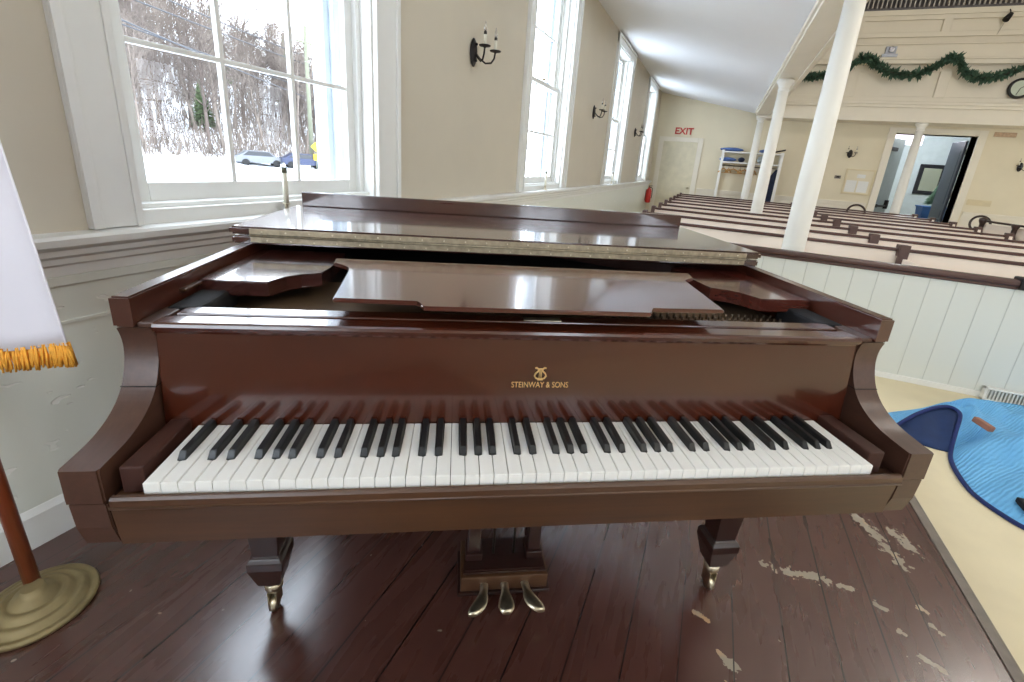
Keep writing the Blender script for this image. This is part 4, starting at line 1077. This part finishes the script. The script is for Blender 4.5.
for k in range(1500):
    d = 44 + 62*rr.random()**.85; s = .42 + .72*rr.random()
    
    if len(spots_) > 250 or any((d-a)**2+(d*s-b)**2 < (2.1+.010*d)**2 for a, b in spots_): continue
    spots_.append((d, d*s)); put_tree(rr.choice(protos), -d, d*s, rr.uniform(.75, 1.25), rr.uniform(0, 6.28))
for k in range(22):
    d = rr.uniform(9, 18); s = 1.9+rr.random()*3
    put_tree(rr.choice(protos), -d-6, (d+6)*s, rr.uniform(.5, .8), rr.uniform(0, 6.28))
# twiggy undergrowth on the hillside
m = MB(); rr = random.Random(9)
for k in range(15000):
    d = 43 + 60*rr.random()**1.3; y = d*rr.uniform(.42, 1.15); z = ground_z(-d, y); L = rr.uniform(.6, 2.6); w_ = rr.uniform(.02, .05)*(.6+d/60)
    a = rr.uniform(0, pi); q = Vector((-d+rr.uniform(-.6, .6), y+rr.uniform(-.9, .9), z+L)); p = Vector((-d, y, z-.1)); s = Vector((cos(a), sin(a), 0))*w_
    m.bm.faces.new([m.bm.verts.new(v) for v in (p-s, p+s, q)])
tag(m.build('undergrowth', M['bark_pale'], None, 'stuff'), 'brown twiggy undergrowth covering the snowy hillside outside', 'bushes')
# evergreens
def fir_mesh(seed, H=7):
    rr = random.Random(seed); m = MB()
    for k in range(900):
        h = H*(.12+.88*rr.random()**1.1); a = rr.uniform(0, 2*pi); L = 1.6*(1-h/(H*1.02))+.15
        L *= rr.uniform(.55, 1); p0 = Vector((cos(a)*L*.25, sin(a)*L*.25, h)); p1 = Vector((cos(a)*L, sin(a)*L, h-.3)); s = Vector((-sin(a), cos(a), 0))*.14; md = p0.lerp(p1, .55)
        m.bm.faces.new([m.bm.verts.new(v) for v in (p0, md+s, p1, md-s+Vector((0, 0, .08)))])
    m.tube([(0, 0, -.3), (0, 0, H*.9)], [.12, .03], 6, mi=1)
    return m
fr = fir_mesh(1).build('evergreen_tree', [M['evergreen'], M['bark']])
fr.location = (-50, 32.3, ground_z(-50, 32.3)); fr.scale = (1.0, 1.0, .72); tag(fr, 'small green fir among the bare trees outside the nearest window', 'tree')
for i, (x, y, s_, lb) in enumerate(((-78, 54, 1.8, 'dark evergreen on the hill crest left of the utility pole'), (-72, 62, 1.6, 'dark evergreen high on the hill right behind the utility pole'), (-84, 44, 1.9, 'dark evergreen on the upper hillside near the middle of the window'), (-86, 74, 1.9, 'dark evergreen on the hill at the right edge of the window'))):
    c = fr.copy(); COL.objects.link(c); c.location = (x, y, ground_z(x, y)); c.scale = (s_,)*3; c['label'] = lb
# utility pole and wires
UX, UY = -40, 36.8
gz = ground_z(UX, UY)
t = thing('utility_pole', 'wooden utility pole with crossarm beside the road outside the nearest window', 'utility pole', (UX, UY, gz))
m = MB(); m.tube([(0, 0, -.4), (0, 0, 12.2-gz)], [.24, .16], 10); m.build('pole', M['utility'], t)
m = MB(); m.box(-.06, .06, -1.1, 1.1, 10.6-gz, 10.75-gz); m.build('crossarm', M['utility'], t)
wires = [((-33, 17.1, 6.95), (-50, 48.2, 7.6), 'lowest long overhead wire crossing the upper left panes of the nearest window'), ((-33, 18.0, 8.43), (-50, 48.7, 10.4), 'middle overhead wire of the upper ones in the nearest window'),
         ((-33, 19.9, 8.99), (-50, 48.4, 11.3), 'topmost overhead wire crossing the nearest window'), ((-33, 22.4, 6.15), (-50, 48.4, 6.3), 'lowest overhead wire, passing below the middle bar of the nearest window')]
for a, b, lb in wires:
    a, b = Vector(a), Vector(b); ps = []
    for k in range(31):
        s = -.6 + 2.4*k/30; p = a.lerp(b, s); p.z += .5*(s-.0)*(s-1.0)*.6; ps.append(p)
    m = MB(); m.tube(ps, .045, 4); tag(m.build('overhead_wire', M['wire']), lb, 'wire')
# yellow road sign
sx0, sy0 = -37.2, 34.7; gz = ground_z(sx0, sy0)
t = thing('road_sign', 'yellow diamond road sign with a lower plate beside the utility pole', 'road sign', (sx0, sy0, gz), radians(47))
m = MB(); m.tube([(0, .03, -.3), (0, .03, 2.6)], .04, 8); m.build('post', M['utility'], t)
m = MB(); m.prism([(0, 1.75), (.45, 2.2), (0, 2.65), (-.45, 2.2)], -.03, 0, 'y'); m.build('diamond_panel', M['sign_yellow'], t)
m = MB(); m.box(-.24, .24, -.03, 0, .9, 1.5, .01); m.build('lower_plate', M['sign_yellow'], t)
# cars on the road
def car(label, mt, loc, rz):
    t = thing('parked_car', label, 'car', loc, rz)
    m = MB(); m.prism([(-2.1, .35), (2.1, .35), (2.15, .75), (1.3, .95), (.75, 1.42), (-1.1, 1.45), (-1.75, .98), (-2.15, .90)], -.85, .85, 'y', bev=.05); m.build('car_body', mt, t)
    m = MB(); m.prism([(1.1, .98), (.68, 1.36), (-1.02, 1.38), (-1.5, 1.0)], -.86, .86, 'y'); m.build('side_windows', M['car_glass'], t)
    for x in (-1.3, 1.3):
        for y in (-.8, .8):
            m = MB(); m.lathe([(.05, -.1), (.33, -.1), (.34, 0), (.33, .1), (.05, .1)], (x, y, .34), 18, axis='y'); m.build('wheel', M['tyre'], t)
gx = lambda x, y: ground_z(x, y)
car('dark blue car on the road outside the nearest window', M['car_blue'], (-38.6, 34.4, gx(-38.6, 34.4)), radians(60))
car('dark red car behind the yellow road sign outside', M['car_red'], (-38.5, 38.4, gx(-38.5, 38.4)), radians(60))
car('grey car left of the dark blue car outside the nearest window', M['car_grey'], (-41, 31.4, gx(-41, 31.4)), radians(60))

# ------------------------------------------------------------------ light
wd = bpy.data.worlds.new('overcast_sky'); sc.world = wd; wd.use_nodes = True
nt = wd.node_tree; bg = nt.nodes['Background']
tcw = nt.nodes.new('ShaderNodeTexCoord'); sxw = nt.nodes.new('ShaderNodeSeparateXYZ'); crw = nt.nodes.new('ShaderNodeValToRGB')
nt.links.new(tcw.outputs['Generated'], sxw.inputs[0]); nt.links.new(sxw.outputs['Z'], crw.inputs[0]); nt.links.new(crw.outputs[0], bg.inputs['Color'])
crw.color_ramp.elements[0].color = (.92, .95, 1, 1); crw.color_ramp.elements[1].color = (.80, .90, 1, 1)
SKY = 10.0
bg.inputs['Strength'].default_value = SKY
def portal(x, y0, y1, z0, z1, sgn):
    l = bpy.data.lights.new('window_portal', 'AREA'); l.shape = 'RECTANGLE'; l.size = z1-z0; l.size_y = y1-y0; l.cycles.is_portal = True
    o = bpy.data.objects.new('window_portal', l); COL.objects.link(o); o.location = (x, (y0+y1)/2, (z0+z1)/2)
    o.rotation_euler = (0, -pi/2*sgn, 0)
for a, b in WIN:
    portal(XL-.45, a+CW, b-CW2, WZ0, WZ1, 1); portal(XR+.45, a+CW, b-CW2, WZ0, WZ1, -1)
for c_ in FW:
    l = bpy.data.lights.new('window_portal', 'AREA'); l.shape = 'RECTANGLE'; l.size = 1.16; l.size_y = WZ1-WZ0; l.cycles.is_portal = True
    o = bpy.data.objects.new('window_portal', l); COL.objects.link(o); o.location = (c_, YB-.45, (WZ0+WZ1)/2); o.rotation_euler = (-pi/2, 0, pi)
# fill lamps added to brighten the room, out of the picture
def fill_lamp(label, x, y, z, power, col=(1, .95, .88)):
    t = thing('added_fill_lamp', label, 'lamp', (x, y, z))
    m = MB(); m.lathe([(.05, .12), (.2, .1), (.26, .0), (.2, -.1), (.05, -.13)], seg=24); m.build('fill_globe', M['lamp_glow'], t)
    m = MB(); m.tube([(0, 0, .12), (0, 0, 6.6-z)], .012, 8); m.build('stem', M['brass'], t)
    l = bpy.data.lights.new('lamp_bulb', 'POINT'); l.energy = power; l.color = col; l.shadow_soft_size = .28
    o = bpy.data.objects.new('lamp_bulb', l); COL.objects.link(o); o.parent = t; o.location = (0, 0, -.42)
FILL_PW = 135
fill_lamp('added unseen fill lamp above the front of the nave', 4.3, 1.6, 5.4, FILL_PW*.7)
fill_lamp('added unseen fill lamp hanging low beside the platform', 2.7, -.9, 3.5, 55)  # added behind the camera to brighten the left wall and flag
fill_lamp('added unseen fill lamp above the middle of the nave', 4.3, 5.0, 5.4, FILL_PW)
# vestibule ceiling lamp
t = thing('ceiling_lamp', 'flush ceiling lamp in the vestibule', 'lamp', (4.8, YE+1.6, 2.9))
m = MB(); m.lathe([(.16, 0), (.16, -.03), (.1, -.08), (.02, -.09)], seg=20); m.build('lamp_shade', M['lamp_glow'], t)
l = bpy.data.lights.new('lamp_bulb', 'POINT'); l.energy = 110; l.color = (.88, .94, 1); l.shadow_soft_size = .15
o = bpy.data.objects.new('lamp_bulb', l); COL.objects.link(o); o.parent = t; o.location = (0, 0, -.25)

# ------------------------------------------------------------------ camera (fitted; off-centre crop -> lens shift)
cam = bpy.data.cameras.new('camera'); co = bpy.data.objects.new('camera', cam); COL.objects.link(co); sc.camera = co
F = 449.3; CX, CY = 520., 295.
yaw, pit, rol = radians(-8.61), radians(16.82), radians(4.42)
fw = Vector((-sin(yaw)*cos(pit), cos(yaw)*cos(pit), -sin(pit))); r = Vector((cos(yaw), sin(yaw), 0)); u = r.cross(fw)
r2 = r*cos(rol) + u*sin(rol); u2 = -r*sin(rol) + u*cos(rol)
RZ = Matrix.Rotation(radians(30.55), 3, 'Z')
fw, r2, u2 = RZ@fw, RZ@r2, RZ@u2
pos = RZ@Vector((-.167, -.611, 1.219))
mw = Matrix(((r2.x, u2.x, -fw.x, pos.x), (r2.y, u2.y, -fw.y, pos.y), (r2.z, u2.z, -fw.z, pos.z), (0, 0, 0, 1)))
co.matrix_world = mw
cam.sensor_fit = 'HORIZONTAL'; cam.sensor_width = 36; cam.lens = F/1024*36
cam.shift_x = -(CX-512)/1024; cam.shift_y = -(341-CY)/1024
cam.clip_start = .02; cam.clip_end = 500

sc.view_settings.view_transform = 'Standard'; sc.view_settings.look = 'None'; sc.view_settings.gamma = 1
sc.view_settings.use_curve_mapping = False
sc.view_settings.exposure = 0.1
sc.cycles.use_denoising = True
sc.cycles.max_bounces = 10; sc.cycles.diffuse_bounces = 6; sc.cycles.glossy_bounces = 4; sc.cycles.transparent_max_bounces = 12
sc.cycles.caustics_reflective = False; sc.cycles.caustics_refractive = False
sc.cycles.sample_clamp_indirect = 8
